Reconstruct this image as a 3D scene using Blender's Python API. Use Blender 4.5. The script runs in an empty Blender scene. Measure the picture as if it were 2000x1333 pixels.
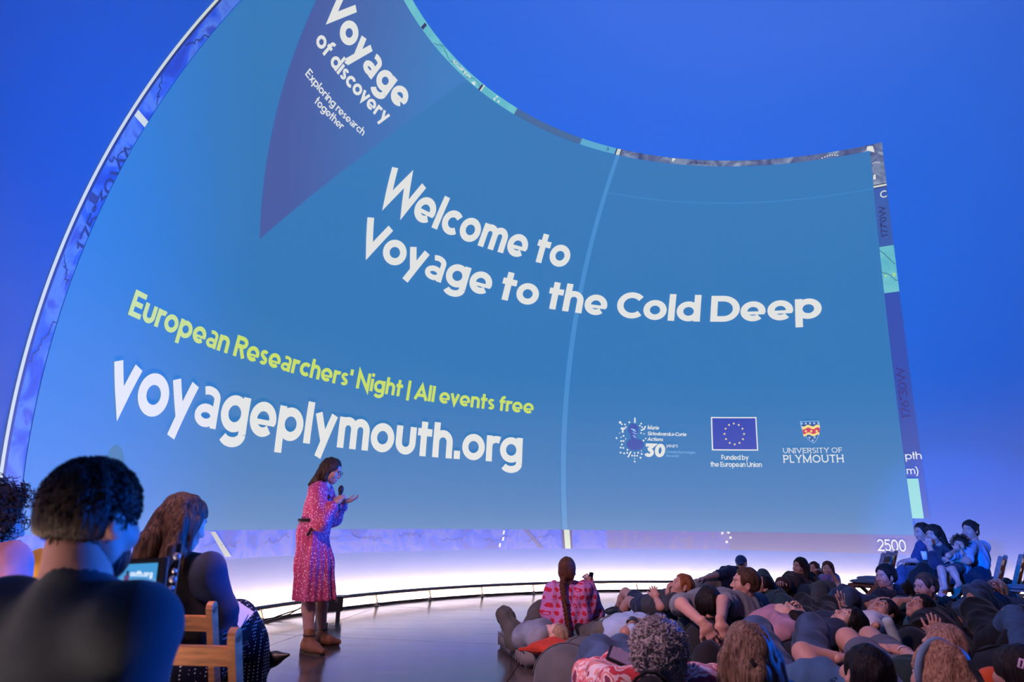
import bpy, bmesh, math, random
import numpy as np
from mathutils import Vector, Matrix

random.seed(7)
rng = np.random.default_rng(7)
SC = bpy.context.scene
COL = SC.collection
PI = math.pi

# ------------------------------------------------------------------ camera
FPX, PITCH, ROLL, EYE = 1305.1, 0.2598, 0.015, 1.2
cr, sr_, cp, sp = math.cos(ROLL), math.sin(ROLL), math.cos(PITCH), math.sin(PITCH)
FWD = Vector((0, cp, sp)); U0 = Vector((0, -sp, cp)); R0 = Vector((1, 0, 0))
RGT = R0 * cr + U0 * sr_
UPV = U0 * cr - R0 * sr_
cam_d = bpy.data.cameras.new('camera'); cam = bpy.data.objects.new('camera', cam_d); COL.objects.link(cam)
cam_d.sensor_width = 36.0; cam_d.lens = FPX / 2000 * 36.0
cam.matrix_world = Matrix(((RGT.x, UPV.x, -FWD.x, 0), (RGT.y, UPV.y, -FWD.y, 0), (RGT.z, UPV.z, -FWD.z, EYE), (0, 0, 0, 1)))
cam_d.clip_start = 0.05; cam_d.clip_end = 100
cam_d.dof.use_dof = True; cam_d.dof.focus_distance = 6.7; cam_d.dof.aperture_fstop = 3.0
SC.camera = cam

# ------------------------------------------------------------------ world, exposure
wd = bpy.data.worlds.new('hall_dark'); SC.world = wd; wd.use_nodes = True
wd.node_tree.nodes['Background'].inputs[0].default_value = (0.004, 0.004, 0.006, 1)
wd.node_tree.nodes['Background'].inputs[1].default_value = 1.0
SC.view_settings.view_transform = 'Standard'; SC.view_settings.look = 'None'
SC.view_settings.exposure = 0.0; SC.view_settings.gamma = 1.0
SC.view_settings.use_curve_mapping = False
SC.cycles.max_bounces = 6; SC.cycles.diffuse_bounces = 3; SC.cycles.glossy_bounces = 3; SC.cycles.caustics_reflective = False; SC.cycles.caustics_refractive = False

# ------------------------------------------------------------------ the dome's geometry and the large lights
DC = Vector((3.639, 5.511, 1.958)); DR = 7.5            # centre and radius of the projection dome
FLOOR_R = math.sqrt(DR * DR - DC.z * DC.z)
def area(name, loc, target, size, power, color, spread=PI):
    d = bpy.data.lights.new(name, 'AREA'); d.shape = 'DISK'; d.size = size; d.energy = power; d.color = color; d.spread = spread
    o = bpy.data.objects.new(name, d); COL.objects.link(o); o.location = loc
    o.rotation_euler = (Vector(target) - Vector(loc)).to_track_quat('-Z', 'Y').to_euler(); return o
def spot(name, loc, target, angle, power, color, radius=0.05, blend=0.15):
    d = bpy.data.lights.new(name, 'SPOT'); d.energy = power; d.color = color; d.spot_size = angle; d.spot_blend = blend; d.shadow_soft_size = radius
    o = bpy.data.objects.new(name, d); COL.objects.link(o); o.location = loc
    o.rotation_euler = (Vector(target) - Vector(loc)).to_track_quat('-Z', 'Y').to_euler(); return o
PROJ, PTGT = Vector((10.2, 7.7, 1.35)), Vector((-0.9, 4.3, 1.5))     # projector on the rim at the right of the hall
spot('projector_beam', PROJ, PTGT, math.radians(42), 25000, (0.0, 0.12, 1.0), 0.008, 1.0)
PROJ2, PTGT2 = Vector((-0.75, 0.45, 2.15)), Vector((5.6, 8.9, 1.28))   # second projector, behind and left of the camera
spot('projector_beam_two', PROJ2, PTGT2, math.radians(14), 10500, (0.0, 0.14, 1.0), 0.035, .6)
area('house_light_warm', (-2.0, 2.2, 4.1), (0.9, 5.6, 0.2), 0.6, 80, (1.0, 0.53, 0.58), math.radians(95))

# ------------------------------------------------------------------ tools
def at(p):
    """pixel x, pixel y of the 2000x1333 photograph and the distance Y down the hall -> a point in the hall"""
    px, py, Y = p
    x = (px - 1000) / FPX; y = -(py - 666.5) / FPX
    d = RGT * x + UPV * y + FWD
    return Vector((0, 0, EYE)) + d * (Y / d.y)
def atz(px, py, z):
    x = (px - 1000) / FPX; y = -(py - 666.5) / FPX
    d = RGT * x + UPV * y + FWD
    return Vector((0, 0, EYE)) + d * ((z - EYE) / d.z)
def tag(o, label=None, cat=None, group=None, kind=None):
    if label: o['label'] = label
    if cat: o['category'] = cat
    if group: o['group'] = group
    if kind: o['kind'] = kind
    return o
def empty(name, loc, rz=0):
    o = bpy.data.objects.new(name, None); COL.objects.link(o); o.location = loc; o.rotation_euler = (0, 0, rz)
    o.empty_display_size = 0.1; return o
def obj(name, verts, faces, mat=None, parent=None, smooth=True, mats=None, fm=None):
    """one mesh object; verts in the parent's frame"""
    me = bpy.data.meshes.new(name)
    if isinstance(verts, np.ndarray):
        verts = np.ascontiguousarray(verts, dtype=np.float32)
        me.vertices.add(len(verts)); me.vertices.foreach_set('co', verts.ravel())
        faces = np.ascontiguousarray(faces, dtype=np.int32); n, k = faces.shape
        me.loops.add(n * k); me.loops.foreach_set('vertex_index', faces.ravel())
        me.polygons.add(n); me.polygons.foreach_set('loop_start', np.arange(0, n * k, k, dtype=np.int32))
        me.update(calc_edges=True); me.validate()
    else:
        me.from_pydata([tuple(v) for v in verts], [], faces); me.update()
    for m in (mats or ([mat] if mat else [])): me.materials.append(m)
    if fm is not None: me.polygons.foreach_set('material_index', np.array(fm, dtype=np.int32))
    if smooth: me.polygons.foreach_set('use_smooth', np.ones(len(me.polygons), dtype=bool))
    o = bpy.data.objects.new(name, me); COL.objects.link(o)
    if parent: o.parent = parent
    return o
def bm_obj(name, bm, mat, parent=None, smooth=False, bevel=0):
    if bevel: bmesh.ops.bevel(bm, geom=bm.edges[:], offset=bevel, segments=2, affect='EDGES')
    bmesh.ops.recalc_face_normals(bm, faces=bm.faces[:])
    me = bpy.data.meshes.new(name); bm.to_mesh(me); bm.free()
    if mat: me.materials.append(mat)
    if smooth: me.polygons.foreach_set('use_smooth', np.ones(len(me.polygons), dtype=bool))
    o = bpy.data.objects.new(name, me); COL.objects.link(o)
    if parent: o.parent = parent
    return o
def add_box(bm, c, size, rot=None):
    r = bmesh.ops.create_cube(bm, size=1.0)
    M = Matrix.Translation(Vector(c)) @ (rot.to_4x4() if rot else Matrix()) @ Matrix.Diagonal((size[0], size[1], size[2], 1))
    bmesh.ops.transform(bm, matrix=M, verts=r['verts']); return r['verts']
def add_bar(bm, a, b, w, t, up=(0, 0, 1)):
    """a rectangular bar from a to b, w across and t along the up side"""
    a, b = Vector(a), Vector(b); d = (b - a); L = d.length; z = d.normalized()
    x = Vector(up).cross(z)
    if x.length < 1e-4: x = Vector((1, 0, 0)).cross(z)
    x.normalize(); y = z.cross(x)
    R = Matrix((x, y, z)).transposed()
    return add_box(bm, (a + b) / 2, (w, t, L), R)
def add_tube(bm, pts, r, n=8, caps=True, closed=False):
    pts = [Vector(p) for p in pts]; rs = r if isinstance(r, (list, tuple)) else [r] * len(pts)
    rings = []; prev = None
    for i, p in enumerate(pts):
        d = (pts[min(i + 1, len(pts) - 1)] - pts[max(i - 1, 0)]).normalized()
        if prev is None:
            u = d.orthogonal().normalized()
        else:
            u = (prev - d * prev.dot(d)).normalized()
        prev = u; v = d.cross(u)
        rings.append([bm.verts.new(p + (u * math.cos(2 * PI * k / n) + v * math.sin(2 * PI * k / n)) * rs[i]) for k in range(n)])
    for a, b in zip(rings, rings[1:]):
        for k in range(n): bm.faces.new((a[k], a[(k + 1) % n], b[(k + 1) % n], b[k]))
    if caps: bm.faces.new(rings[0][::-1]); bm.faces.new(rings[-1])
    return rings
def copy_tree(o, parent=None):
    c = o.copy(); COL.objects.link(c); c.parent = parent
    for ch in list(o.children): copy_tree(ch, c)
    return c

# ------------------------------------------------------------------ materials
_M = {}
def nodes(m): return m.node_tree.nodes, m.node_tree.links
def mat(name, col, rough=0.7, metal=0.0, var=0.0, vscale=8.0, bump=0.0, bscale=60.0, stretch=(1, 1, 1), emit=None, estr=1.0, spec=0.5, sheen=0.0, sss=0.0):
    if name in _M: return _M[name]
    m = bpy.data.materials.new(name); m.use_nodes = True; N, L = nodes(m); b = N['Principled BSDF']
    b.inputs['Roughness'].default_value = rough; b.inputs['Metallic'].default_value = metal
    b.inputs['Base Color'].default_value = (*col, 1); b.inputs['Specular IOR Level'].default_value = spec
    if sheen: b.inputs['Sheen Weight'].default_value = sheen
    if sss:
        b.inputs['Subsurface Weight'].default_value = sss; b.inputs['Subsurface Radius'].default_value = (0.02, 0.008, 0.004); b.inputs['Subsurface Scale'].default_value = 0.4
    if emit:
        b.inputs['Emission Color'].default_value = (*emit, 1); b.inputs['Emission Strength'].default_value = estr
    if var or bump:
        tc = N.new('ShaderNodeTexCoord'); mp = N.new('ShaderNodeMapping'); mp.inputs['Scale'].default_value = stretch
        L.new(tc.outputs['Object'], mp.inputs['Vector'])
        if var:
            t = N.new('ShaderNodeTexNoise'); t.inputs['Scale'].default_value = vscale; t.inputs['Detail'].default_value = 4; L.new(mp.outputs[0], t.inputs['Vector'])
            r = N.new('ShaderNodeValToRGB'); L.new(t.outputs['Fac'], r.inputs['Fac'])
            r.color_ramp.elements[0].position = 0.35; r.color_ramp.elements[1].position = 0.68
            r.color_ramp.elements[0].color = (*[max(0, c * (1 - var)) for c in col], 1)
            r.color_ramp.elements[1].color = (*[min(1, c * (1 + var)) for c in col], 1)
            L.new(r.outputs[0], b.inputs['Base Color'])
        if bump:
            t2 = N.new('ShaderNodeTexNoise'); t2.inputs['Scale'].default_value = bscale; t2.inputs['Detail'].default_value = 3; L.new(mp.outputs[0], t2.inputs['Vector'])
            bp = N.new('ShaderNodeBump'); bp.inputs['Strength'].default_value = bump; bp.inputs['Distance'].default_value = 0.01
            L.new(t2.outputs['Fac'], bp.inputs['Height']); L.new(bp.outputs[0], b.inputs['Normal'])
    if emit or name.startswith('picture'): m.cycles.emission_sampling = 'AUTO' if name.startswith('led') else 'NONE'
    _M[name] = m; return m
def lin(r, g, b):
    f = lambda c: (c / 255 / 12.92) if c <= 10 else ((c / 255 + 0.055) / 1.055) ** 2.4
    return (f(r), f(g), f(b))
def screen(name, col, strength=1.0, base=0.13, noise=None, nscale=6.0, grad=None):
    """a patch of the picture thrown on the dome: it gives off its own light and still catches the light of the hall"""
    if name in _M: return _M[name]
    m = bpy.data.materials.new(name); m.use_nodes = True; N, L = nodes(m); b = N['Principled BSDF']
    b.inputs['Base Color'].default_value = (base * .62, base * .8, base, 1); b.inputs['Roughness'].default_value = 0.9; b.inputs['Specular IOR Level'].default_value = 0.1
    b.inputs['Emission Color'].default_value = (*col, 1); b.inputs['Emission Strength'].default_value = strength
    if noise:
        tc = N.new('ShaderNodeTexCoord'); t = N.new('ShaderNodeTexNoise'); t.inputs['Scale'].default_value = nscale; t.inputs['Detail'].default_value = 6; t.inputs['Distortion'].default_value = 1.2
        L.new(tc.outputs['Object'], t.inputs['Vector'])
        r = N.new('ShaderNodeValToRGB'); L.new(t.outputs['Fac'], r.inputs['Fac']); L.new(r.outputs[0], b.inputs['Emission Color'])
        cr_ = r.color_ramp; cr_.elements[0].position = 0.34; cr_.elements[1].position = 0.66
        cr_.elements[0].color = (*col, 1); cr_.elements[1].color = (*noise[-1], 1)
        for i, c in enumerate(noise[:-1]):
            e = cr_.elements.new(0.34 + 0.32 * (i + 1) / len(noise)); e.color = (*c, 1)
    m.cycles.emission_sampling = 'NONE'
    _M[name] = m; return m
# ------------------------------------------------------------------ the dome wall and what is projected on it
def dome(az, el, r=DR):
    a, e = np.radians(az), np.radians(el)
    return np.stack([DC.x + r * np.cos(e) * np.sin(a), DC.y + r * np.cos(e) * np.cos(a), DC.z + r * np.sin(e)], -1)
def patch(name, a0, a1, e0, e1, r, m, parent=None, step=1.0):
    na = max(1, int(math.ceil(abs(a1 - a0) / step))); ne = max(1, int(math.ceil(abs(e1 - e0) / step)))
    A, E_ = np.meshgrid(np.linspace(a0, a1, na + 1), np.linspace(e0, e1, ne + 1), indexing='ij')
    V = dome(A.ravel(), E_.ravel(), r); i = np.arange((na + 1) * (ne + 1)).reshape(na + 1, ne + 1)
    F = np.stack([i[:-1, :-1], i[:-1, 1:], i[1:, 1:], i[1:, :-1]], -1).reshape(-1, 4)
    return obj(name, V, F, m, parent)
def poly(name, pts, r, m, parent=None, step=1.5):
    """a flat-coloured shape given by its (azimuth, elevation) corners, laid on the dome"""
    bm = bmesh.new(); bm.faces.new([bm.verts.new((a, e, 0)) for a, e in pts])
    bmesh.ops.triangulate(bm, faces=bm.faces[:])
    for _ in range(8):
        ed = [e for e in bm.edges if e.calc_length() > step]
        if not ed: break
        bmesh.ops.subdivide_edges(bm, edges=ed, cuts=1, use_grid_fill=False); bmesh.ops.triangulate(bm, faces=bm.faces[:])
    q = np.array([v.co[:] for v in bm.verts]); W = dome(q[:, 0], q[:, 1], r)
    for v, w in zip(bm.verts, W): v.co = w
    o = bm_obj(name, bm, m, parent, True); return o

# dome shell: white projection paint that carries the blue full-dome picture
md = bpy.data.materials.new('dome_paint_blue_picture'); md.use_nodes = True; N, L = nodes(md); b = N['Principled BSDF']
b.inputs['Base Color'].default_value = (0.085, 0.108, 0.13, 1); b.inputs['Roughness'].default_value = 0.9; b.inputs['Specular IOR Level'].default_value = 0.1
geo = N.new('ShaderNodeNewGeometry'); sub = N.new('ShaderNodeVectorMath'); sub.operation = 'SUBTRACT'; sub.inputs[1].default_value = DC
L.new(geo.outputs['Position'], sub.inputs[0]); nrm = N.new('ShaderNodeVectorMath'); nrm.operation = 'NORMALIZE'; L.new(sub.outputs[0], nrm.inputs[0])
dot = N.new('ShaderNodeVectorMath'); dot.operation = 'DOT_PRODUCT'; dot.inputs[1].default_value = Vector((-0.22, 0.80, 0.56)).normalized(); L.new(nrm.outputs[0], dot.inputs[0])
ramp = N.new('ShaderNodeValToRGB'); L.new(dot.outputs['Value'], ramp.inputs['Fac'])
R_ = ramp.color_ramp; R_.elements[0].position = 0.0; R_.elements[0].color = (0.0, 0.004, 0.03, 1)
R_.elements[1].position = 1.0; R_.elements[1].color = (0.0, 0.125, 0.80, 1)
e = R_.elements.new(0.38); e.color = (0.0, 0.066, 0.50, 1)
e = R_.elements.new(0.72); e.color = (0.0, 0.112, 0.70, 1)
L.new(ramp.outputs[0], b.inputs['Emission Color']); b.inputs['Emission Strength'].default_value = 0.93
md.cycles.emission_sampling = 'NONE'
EL0 = -math.degrees(math.asin(DC.z / DR))
tag(patch('wall_dome', -180, 180, EL0, 90, DR, md, None, 2.0), kind='structure')

# colours of the picture
C_SL = lin(44, 124, 192)
m_slide = screen('picture_slide_blue', C_SL, 0.84)
m_white = screen('picture_white', (0.74, 0.75, 0.72), 0.98)
m_yell = screen('picture_lime', lin(200, 222, 92), 0.95)
m_ghost = screen('picture_ghost_band', lin(66, 140, 205), 0.92)
m_ghost2 = screen('picture_ghost_line', lin(58, 134, 200), 0.92)
m_euflag = screen('picture_flag_blue', lin(38, 62, 172))
m_gold = screen('picture_gold', lin(238, 216, 130))
m_red = screen('picture_red', lin(205, 48, 82))
m_port = screen('picture_portrait_blue', lin(50, 74, 165))
m_pale = screen('picture_pale_blue', lin(140, 190, 232))
m_dark = screen('picture_dark_ink', lin(40, 40, 95), 0.9)
m_ink = screen('picture_violet_ink', lin(58, 48, 128), 0.9)

# pennant: indigo that fades towards its top right corner, as in the picture itself
mp_ = bpy.data.materials.new('picture_pennant'); mp_.use_nodes = True; N, L = nodes(mp_); b = N['Principled BSDF']
b.inputs['Base Color'].default_value = (0.085, 0.108, 0.13, 1); b.inputs['Roughness'].default_value = 0.9; b.inputs['Specular IOR Level'].default_value = 0.1
at_ = N.new('ShaderNodeAttribute'); at_.attribute_name = 'fade'; rp = N.new('ShaderNodeValToRGB'); L.new(at_.outputs['Fac'], rp.inputs['Fac'])
rp.color_ramp.elements[0].position = 0.30; rp.color_ramp.elements[0].color = (*lin(66, 88, 158), 1)
rp.color_ramp.elements[1].position = 0.95; rp.color_ramp.elements[1].color = (*lin(52, 122, 192), 1)
L.new(rp.outputs[0], b.inputs['Emission Color']); b.inputs['Emission Strength'].default_value = 0.92; mp_.cycles.emission_sampling = 'NONE'

# ---- stroke lettering: a bold geometric sans built from centre lines
def arc(cx, cy, rx, ry, a0, a1, n=None):
    n = n or max(3, int(abs(a1 - a0) / 12))
    return [(cx + rx * math.cos(math.radians(a0 + (a1 - a0) * i / n)), cy + ry * math.sin(math.radians(a0 + (a1 - a0) * i / n))) for i in range(n + 1)]
def glyph(ch, w, X):
    h = w / 2; r = X / 2 - h; o = X / 2; A = 1.03; D = -0.30
    bowl = arc(o, o, r, r, 0, 360); W = X
    if ch == 'o': return [bowl], W
    if ch == 'e': return [[(W - h * 0.3, o - h * .62), (h, o - h * .62)], arc(o, o, r, r, -14, 314)], W
    if ch == 'c': return [arc(o, o, r, r, 46, 314)], W * 0.84
    if ch == 'a':
        n = X * .84; rx = n / 2 - h
        return [[(n - h, 0), (n - h, X - rx * .8)], arc(n - h - rx * 1.05, X - rx * .85, rx * 1.05, rx * .85 - h * .55 + .02, 0, 125),
                arc(n * .47, X * .305, n * .47 - h * .9, X * .305 - h * .85, 0, 360)], n
    if ch == 'd': return [bowl, [(W - h, 0), (W - h, A)]], W
    if ch == 'b': return [bowl, [(h, 0), (h, A)]], W
    if ch == 'p': return [bowl, [(h, D), (h, X)]], W
    if ch == 'q': return [bowl, [(W - h, D), (W - h, X)]], W
    if ch == 'g': return [bowl, [(W - h, X), (W - h, -0.02)], arc(o, -0.02, r, 0.30 - h, 0, -150)], W
    if ch == 'l': return [[(h, 0), (h, A)]], w
    if ch == 'i': return [[(h, 0), (h, X)], [(h, X + .12), (h, X + .12 + w)]], w
    if ch == 'j': return [[(h, D), (h, X)]], w
    if ch == 't': return [[(w * .9 + h * .2, 0), (w * .9 + h * .2, A * .97)], [(0, X - h), (w * 2.3, X - h)]], w * 2.3
    if ch == 'f': return [[(w * .9, 0), (w * .9, A - .2)] , arc(w * .9 + .2, A - .22, .2, .22 - h, 180, 84), [(0, X - h), (w * 2.1, X - h)]], w * 2.1
    if ch == 'h': n = X * .86; return [[(h, 0), (h, A)], arc(n / 2, X - n / 2 + .02, n / 2 - h, n / 2 - h, 170, 0) + [(n - h, 0)]], n
    if ch == 'n': n = X * .86; return [[(h, 0), (h, X)], arc(n / 2, X - n / 2 + .02, n / 2 - h, n / 2 - h, 170, 0) + [(n - h, 0)]], n
    if ch == 'm':
        n = X * .78; s = n - w
        return [[(h, 0), (h, X)]] + [arc(k * s + n / 2, X - n / 2 + .02, n / 2 - h, n / 2 - h, 170, 0) + [(k * s + n - h, 0)] for k in (0, 1)], n + s
    if ch == 'r': n = X * .62; return [[(h, 0), (h, X)], arc(n * .72, X * .62, n * .72 - h, X * .38 - h, 175, 62)], n
    if ch == 'u': n = X * .86; return [[(h, X), (h, n / 2)] + arc(n / 2, n / 2, n / 2 - h, n / 2 - h, 180, 360) + [(n - h, X)]], n
    if ch == 'v': n = X * .95; return [[(h * 1.1, X), (n / 2, h * .95), (n - h * 1.1, X)]], n
    if ch == 'w': n = X * 1.45; return [[(h * 1.1, X), (n * .28, h * .9), (n * .5, X - h * .6), (n * .72, h * .9), (n - h * 1.1, X)]], n
    if ch == 'x': n = X * .9; return [[(h, 0), (n - h, X)], [(h, X), (n - h, 0)]], n
    if ch == 'y': n = X * .95; return [[(h * 1.1, X), (n * .5, h * 1.0)], [(n - h * 1.1, X), (n * .30, D)]], n
    if ch == 'k': n = X * .85; return [[(h, 0), (h, A)], [(n - h, X), (w * .9, X * .45), (n - h * .8, 0)]], n
    if ch == '\u0142': return [[(w * .8, 0), (w * .8, A)], [(0, .38), (w * 1.6, .62)]], w * 1.6
    if ch == 's':
        n = X * .66; q = X / 4
        return [arc(n / 2, X - q - h * .35, n / 2 - h, q - h * .6, 30, 270)[:-1] + arc(n / 2, q + h * .35, n / 2 - h, q - h * .6, 90, -150)], n
    # capitals
    if ch == 'W': n = 1.45; return [[(h * 1.1, 1), (n * .27, h * 1.0), (n * .5, 1 - h * .6), (n * .73, h * 1.0), (n - h * 1.1, 1)]], n
    if ch == 'V': n = .96; return [[(h * 1.1, 1), (n / 2, h * 1.0), (n - h * 1.1, 1)]], n
    if ch == 'A': n = 1.0; return [[(h * 1.1, 0), (n / 2, 1 - h * 1.0), (n - h * 1.1, 0)], [(n * .25, .30), (n * .75, .30)]], n
    if ch == 'C': return [arc(.5, .5, .5 - h, .5 - h, 44, 316)], .84
    if ch == 'O': return [arc(.5, .5, .5 - h, .5 - h, 0, 360)], 1.0
    if ch == 'D': return [[(h, h), (h, 1 - h), (.36, 1 - h)] + arc(.40, .5, .45 - h * .4, .5 - h, 90, -90) + [(h, h)]], .88
    if ch == 'E': return [[(h, 0), (h, 1)], [(h, 1 - h), (.62, 1 - h)], [(h, .5), (.56, .5)], [(h, h), (.62, h)]], .62
    if ch == 'F': return [[(h, 0), (h, 1)], [(h, 1 - h), (.60, 1 - h)], [(h, .5), (.54, .5)]], .60
    if ch == 'L': return [[(h, 1), (h, h), (.56, h)]], .56
    if ch == 'R': return [[(h, 0), (h, 1)], [(h, 1 - h), (.36, 1 - h)] + arc(.38, .71, .30 - h * .6, .29 - h, 90, -90) + [(h, .42 + h)], [(.36, .46), (.70 - h, 0)]], .70
    if ch == 'P': return [[(h, 0), (h, 1)], [(h, 1 - h), (.36, 1 - h)] + arc(.38, .70, .30 - h * .6, .30 - h, 90, -90) + [(h, .40 + h)]], .68
    if ch == 'N': return [[(h, 0), (h, 1 - h * .4), (.86 - h, h * .4), (.86 - h, 1)]], .86
    if ch == 'M': return [[(h, 0), (h, 1 - h * .4), (.52, .12), (1.04 - h, 1 - h * .4), (1.04 - h, 0)]], 1.04
    if ch == 'U': return [[(h, 1), (h, .40)] + arc(.42, .40, .42 - h, .40 - h, 180, 360) + [(.84 - h, 1)]], .84
    if ch == 'I': return [[(h, 0), (h, 1)]], w
    if ch == 'T': return [[(.36, 0), (.36, 1)], [(0, 1 - h), (.72, 1 - h)]], .72
    if ch == 'Y': return [[(h, 1), (.42, .46), (.84 - h, 1)], [(.42, .5), (.42, 0)]], .84
    if ch == 'H': return [[(h, 0), (h, 1)], [(.82 - h, 0), (.82 - h, 1)], [(h, .5), (.82 - h, .5)]], .82
    if ch == 'S': return [arc(.32, .735, .32 - h, .265 - h * .6, 30, 270)[:-1] + arc(.32, .265, .32 - h, .265 - h * .6, 90, -150)], .64
    # figures and signs
    if ch == '0': return [arc(.34, .5, .34 - h, .5 - h, 0, 360)], .68
    if ch == '1': return [[(.05, .78), (.24, 1 - h), (.24, 0)]], .36
    if ch == '2': return [arc(.32, .68, .32 - h, .32 - h, 165, -35) + [(h, h), (.64, h)]], .64
    if ch == '3': return [[(.05, 1 - h), (.58, 1 - h), (.32, .60)] + arc(.32, .32, .32 - h, .32 - h, 80, -160)], .64
    if ch == '5': return [[(.58, 1 - h), (.14, 1 - h), (.12, .58)] + arc(.31, .34, .31 - h, .34 - h, 115, -155)], .62
    if ch == '6': return [arc(.33, .33, .33 - h, .33 - h, 0, 360), [(.10, .42), (.44, 1 - h * .5)]], .66
    if ch == '7': return [[(.03, 1 - h), (.58, 1 - h), (.22, 0)]], .60
    if ch == "'": return [[(h, .66), (h, 1.0)]], w
    if ch == '|': return [[(h, -.16), (h, 1.08)]], w * .8
    if ch == '.': return [[(h * 1.1, 0), (h * 1.1, w * 1.15)]], w * 1.1
    if ch == '-': return [[(0, .38), (.3, .38)]], .3
    if ch == '\u00b0': return [arc(.14, .86, .10, .10, 0, 360)], .28
    if ch == ')': return [arc(-.15, .38, .40, .72, -62, 62)], .3
    if ch == '(': return [arc(.45, .38, .40, .72, 118, 242)], .3
    return [], .3
def ribbon(pts, w, V, F, seg=0.25):
    P = [Vector((x, y)) for x, y in pts]
    P = [p for i, p in enumerate(P) if i == 0 or (p - P[i - 1]).length > 1e-5]
    closed = (P[0] - P[-1]).length < 1e-6
    if closed: P = P[:-1]
    Q = []
    n = len(P)
    for i in range(n):                                   # split the long straight pieces so that they bend with the dome
        a = P[i]; Q.append(a)
        if i < n - 1 or closed:
            bq = P[(i + 1) % n]; k = int((bq - a).length / seg)
            for j in range(1, k + 1): Q.append(a.lerp(bq, j / (k + 1)))
    n = len(Q); base = len(V)
    for i in range(n):
        d0 = (Q[i] - Q[i - 1]) if (i > 0 or closed) else (Q[1] - Q[0])
        d1 = (Q[(i + 1) % n] - Q[i]) if (i < n - 1 or closed) else (Q[-1] - Q[-2])
        d0.normalize(); d1.normalize(); n0 = Vector((-d0.y, d0.x)); n1 = Vector((-d1.y, d1.x))
        m = n0 + n1; m = m.normalized() if m.length > 1e-5 else n0
        s = 1 / max(0.24, m.dot(n0))
        V.append(Q[i] + m * (w / 2 * s)); V.append(Q[i] - m * (w / 2 * s))
    for i in range(n if closed else n - 1):
        j = (i + 1) % n; F.append((base + 2 * i, base + 2 * i + 1, base + 2 * j + 1, base + 2 * j))
def text(name, s, a0, a1, base, cap, m, parent, w=0.215, X=0.77, r=DR - 0.026, gap=0.055, space=0.27, rot=0, serif=False, slant=0.0, weightx=1.0):
    """lettering from azimuth a0 to a1 with its base line at elevation base and capitals cap degrees high"""
    V, F = [], []; x = 0; words = []
    for i_, ch in enumerate(s):
        if ch == ' ': x += space; words.append(len(F)); continue
        if i_ and (s[i_ - 1] in 'VWYTA' or (ch in 'yv' and s[i_ - 1] in 'oep') or (s[i_ - 1] in 'yvr' and ch in 'oaeg')) and not serif: x -= .15 if s[i_ - 1] in 'VW' else .06
        st, adv = glyph(ch, w, X)
        for q in st:
            n0 = len(V); ribbon(q, w * (.56 if ch == 'e' and len(q) == 2 else .80 if ch == 'a' else .88 if ch == 's' else 1), V, F)
            if serif:
                for (ex, ey) in (q[0], q[-1]):
                    if ey < 0.02 or ey > 0.98: ribbon([(ex - .15, min(max(ey, .03), .97)), (ex + .15, min(max(ey, .03), .97))], .06, V, F)
            for k in range(n0, len(V)): V[k] = V[k] + Vector((x, 0))
        x += adv + gap
    x -= gap
    q = np.array([v[:] for v in V]); q[:, 0] += slant * q[:, 1]
    if rot == 0:
        A = a0 + q[:, 0] / x * (a1 - a0); E_ = base + q[:, 1] * cap
    else:                                                 # reads upwards: a0..a1 is the height of the letters, base..cap the run
        A = a1 - q[:, 1] * (a1 - a0); E_ = base + q[:, 0] / x * cap
    W = dome(A, E_, r); F = np.array(F)[:, ::-1]; words = [0] + words + [len(F)]
    for i0, i1 in zip(words, words[1:]):                  # one mesh for each word
        f = F[i0:i1]; k0, k1 = f.min(), f.max() + 1; obj(name, W[k0:k1], f - k0, m, parent, False)

# ---- the map picture that shows round the slide's edges
MR = DR - 0.006
mapo = empty('projected_map', dome(-30., -9.7)); mapo.location = (0, 0, 0)
tag(mapo, 'seabed map picture projected on the dome, showing as a border round the blue slide', 'projection')
mL = screen('picture_map_left', lin(28, 60, 190), 0.9, 0.13, [lin(40, 86, 225), lin(80, 125, 228), lin(48, 70, 190)], 2.6)
mB = screen('picture_map_bottom', lin(58, 78, 205), 0.95, 0.13, [lin(42, 88, 238), lin(95, 108, 225), lin(60, 90, 235)], 2.2)
mG = screen('picture_map_grey', lin(52, 58, 110), 0.95, 0.13, [lin(95, 110, 150), lin(150, 165, 185)], 3.4)
mT = screen('picture_map_teal', lin(88, 178, 195), 0.95, 0.13, [lin(100, 188, 200), lin(112, 196, 205)], 3.0)
mTc = screen('picture_map_cyan', lin(86, 168, 205), 0.95)
mS = screen('picture_map_slate', lin(62, 100, 150), 0.95)
mS2 = screen('picture_map_slate_violet', lin(50, 88, 168), 0.95)
mV = screen('picture_map_violet', lin(44, 74, 172), 0.95)
mVb = screen('picture_map_mauve', lin(96, 92, 170), 0.85)
mBar = screen('picture_map_depth_bar', lin(150, 222, 200), 0.9)
mFr = screen('picture_map_frame_white', lin(206, 216, 200), 0.95)
mFd = screen('picture_map_frame_dark', lin(30, 34, 70), 0.9)
patch('frame_line', -93.15, -92.85, -9.7, 46.7, MR - .008, mFr, mapo); patch('frame_dark_line', -92.85, -92.55, -9.7, 46.7, MR - .004, mFd, mapo)  # white line and dark line of the map's own frame
patch('map_panel', -92.55, -91.0, -9.7, 46.7, MR, mL, mapo)
patch('map_panel', -91.0, -14.5, -9.7, -7.2, MR, mB, mapo)
patch('map_panel', -14.5, 3.4, -9.7, -7.2, MR, screen('picture_map_bottom_b', lin(110, 105, 190), 0.8, 0.13, [lin(95, 100, 210), lin(120, 112, 190)], 2.5), mapo)
patch('map_panel', 3.4, 27.6, -9.7, -7.2, MR, mVb, mapo)
patch('map_panel', -91.0, -44.6, 45.9, 46.7, MR, mT, mapo)
patch('map_panel', -44.6, -29.2, 45.9, 46.7, MR, mS, mapo)
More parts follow.
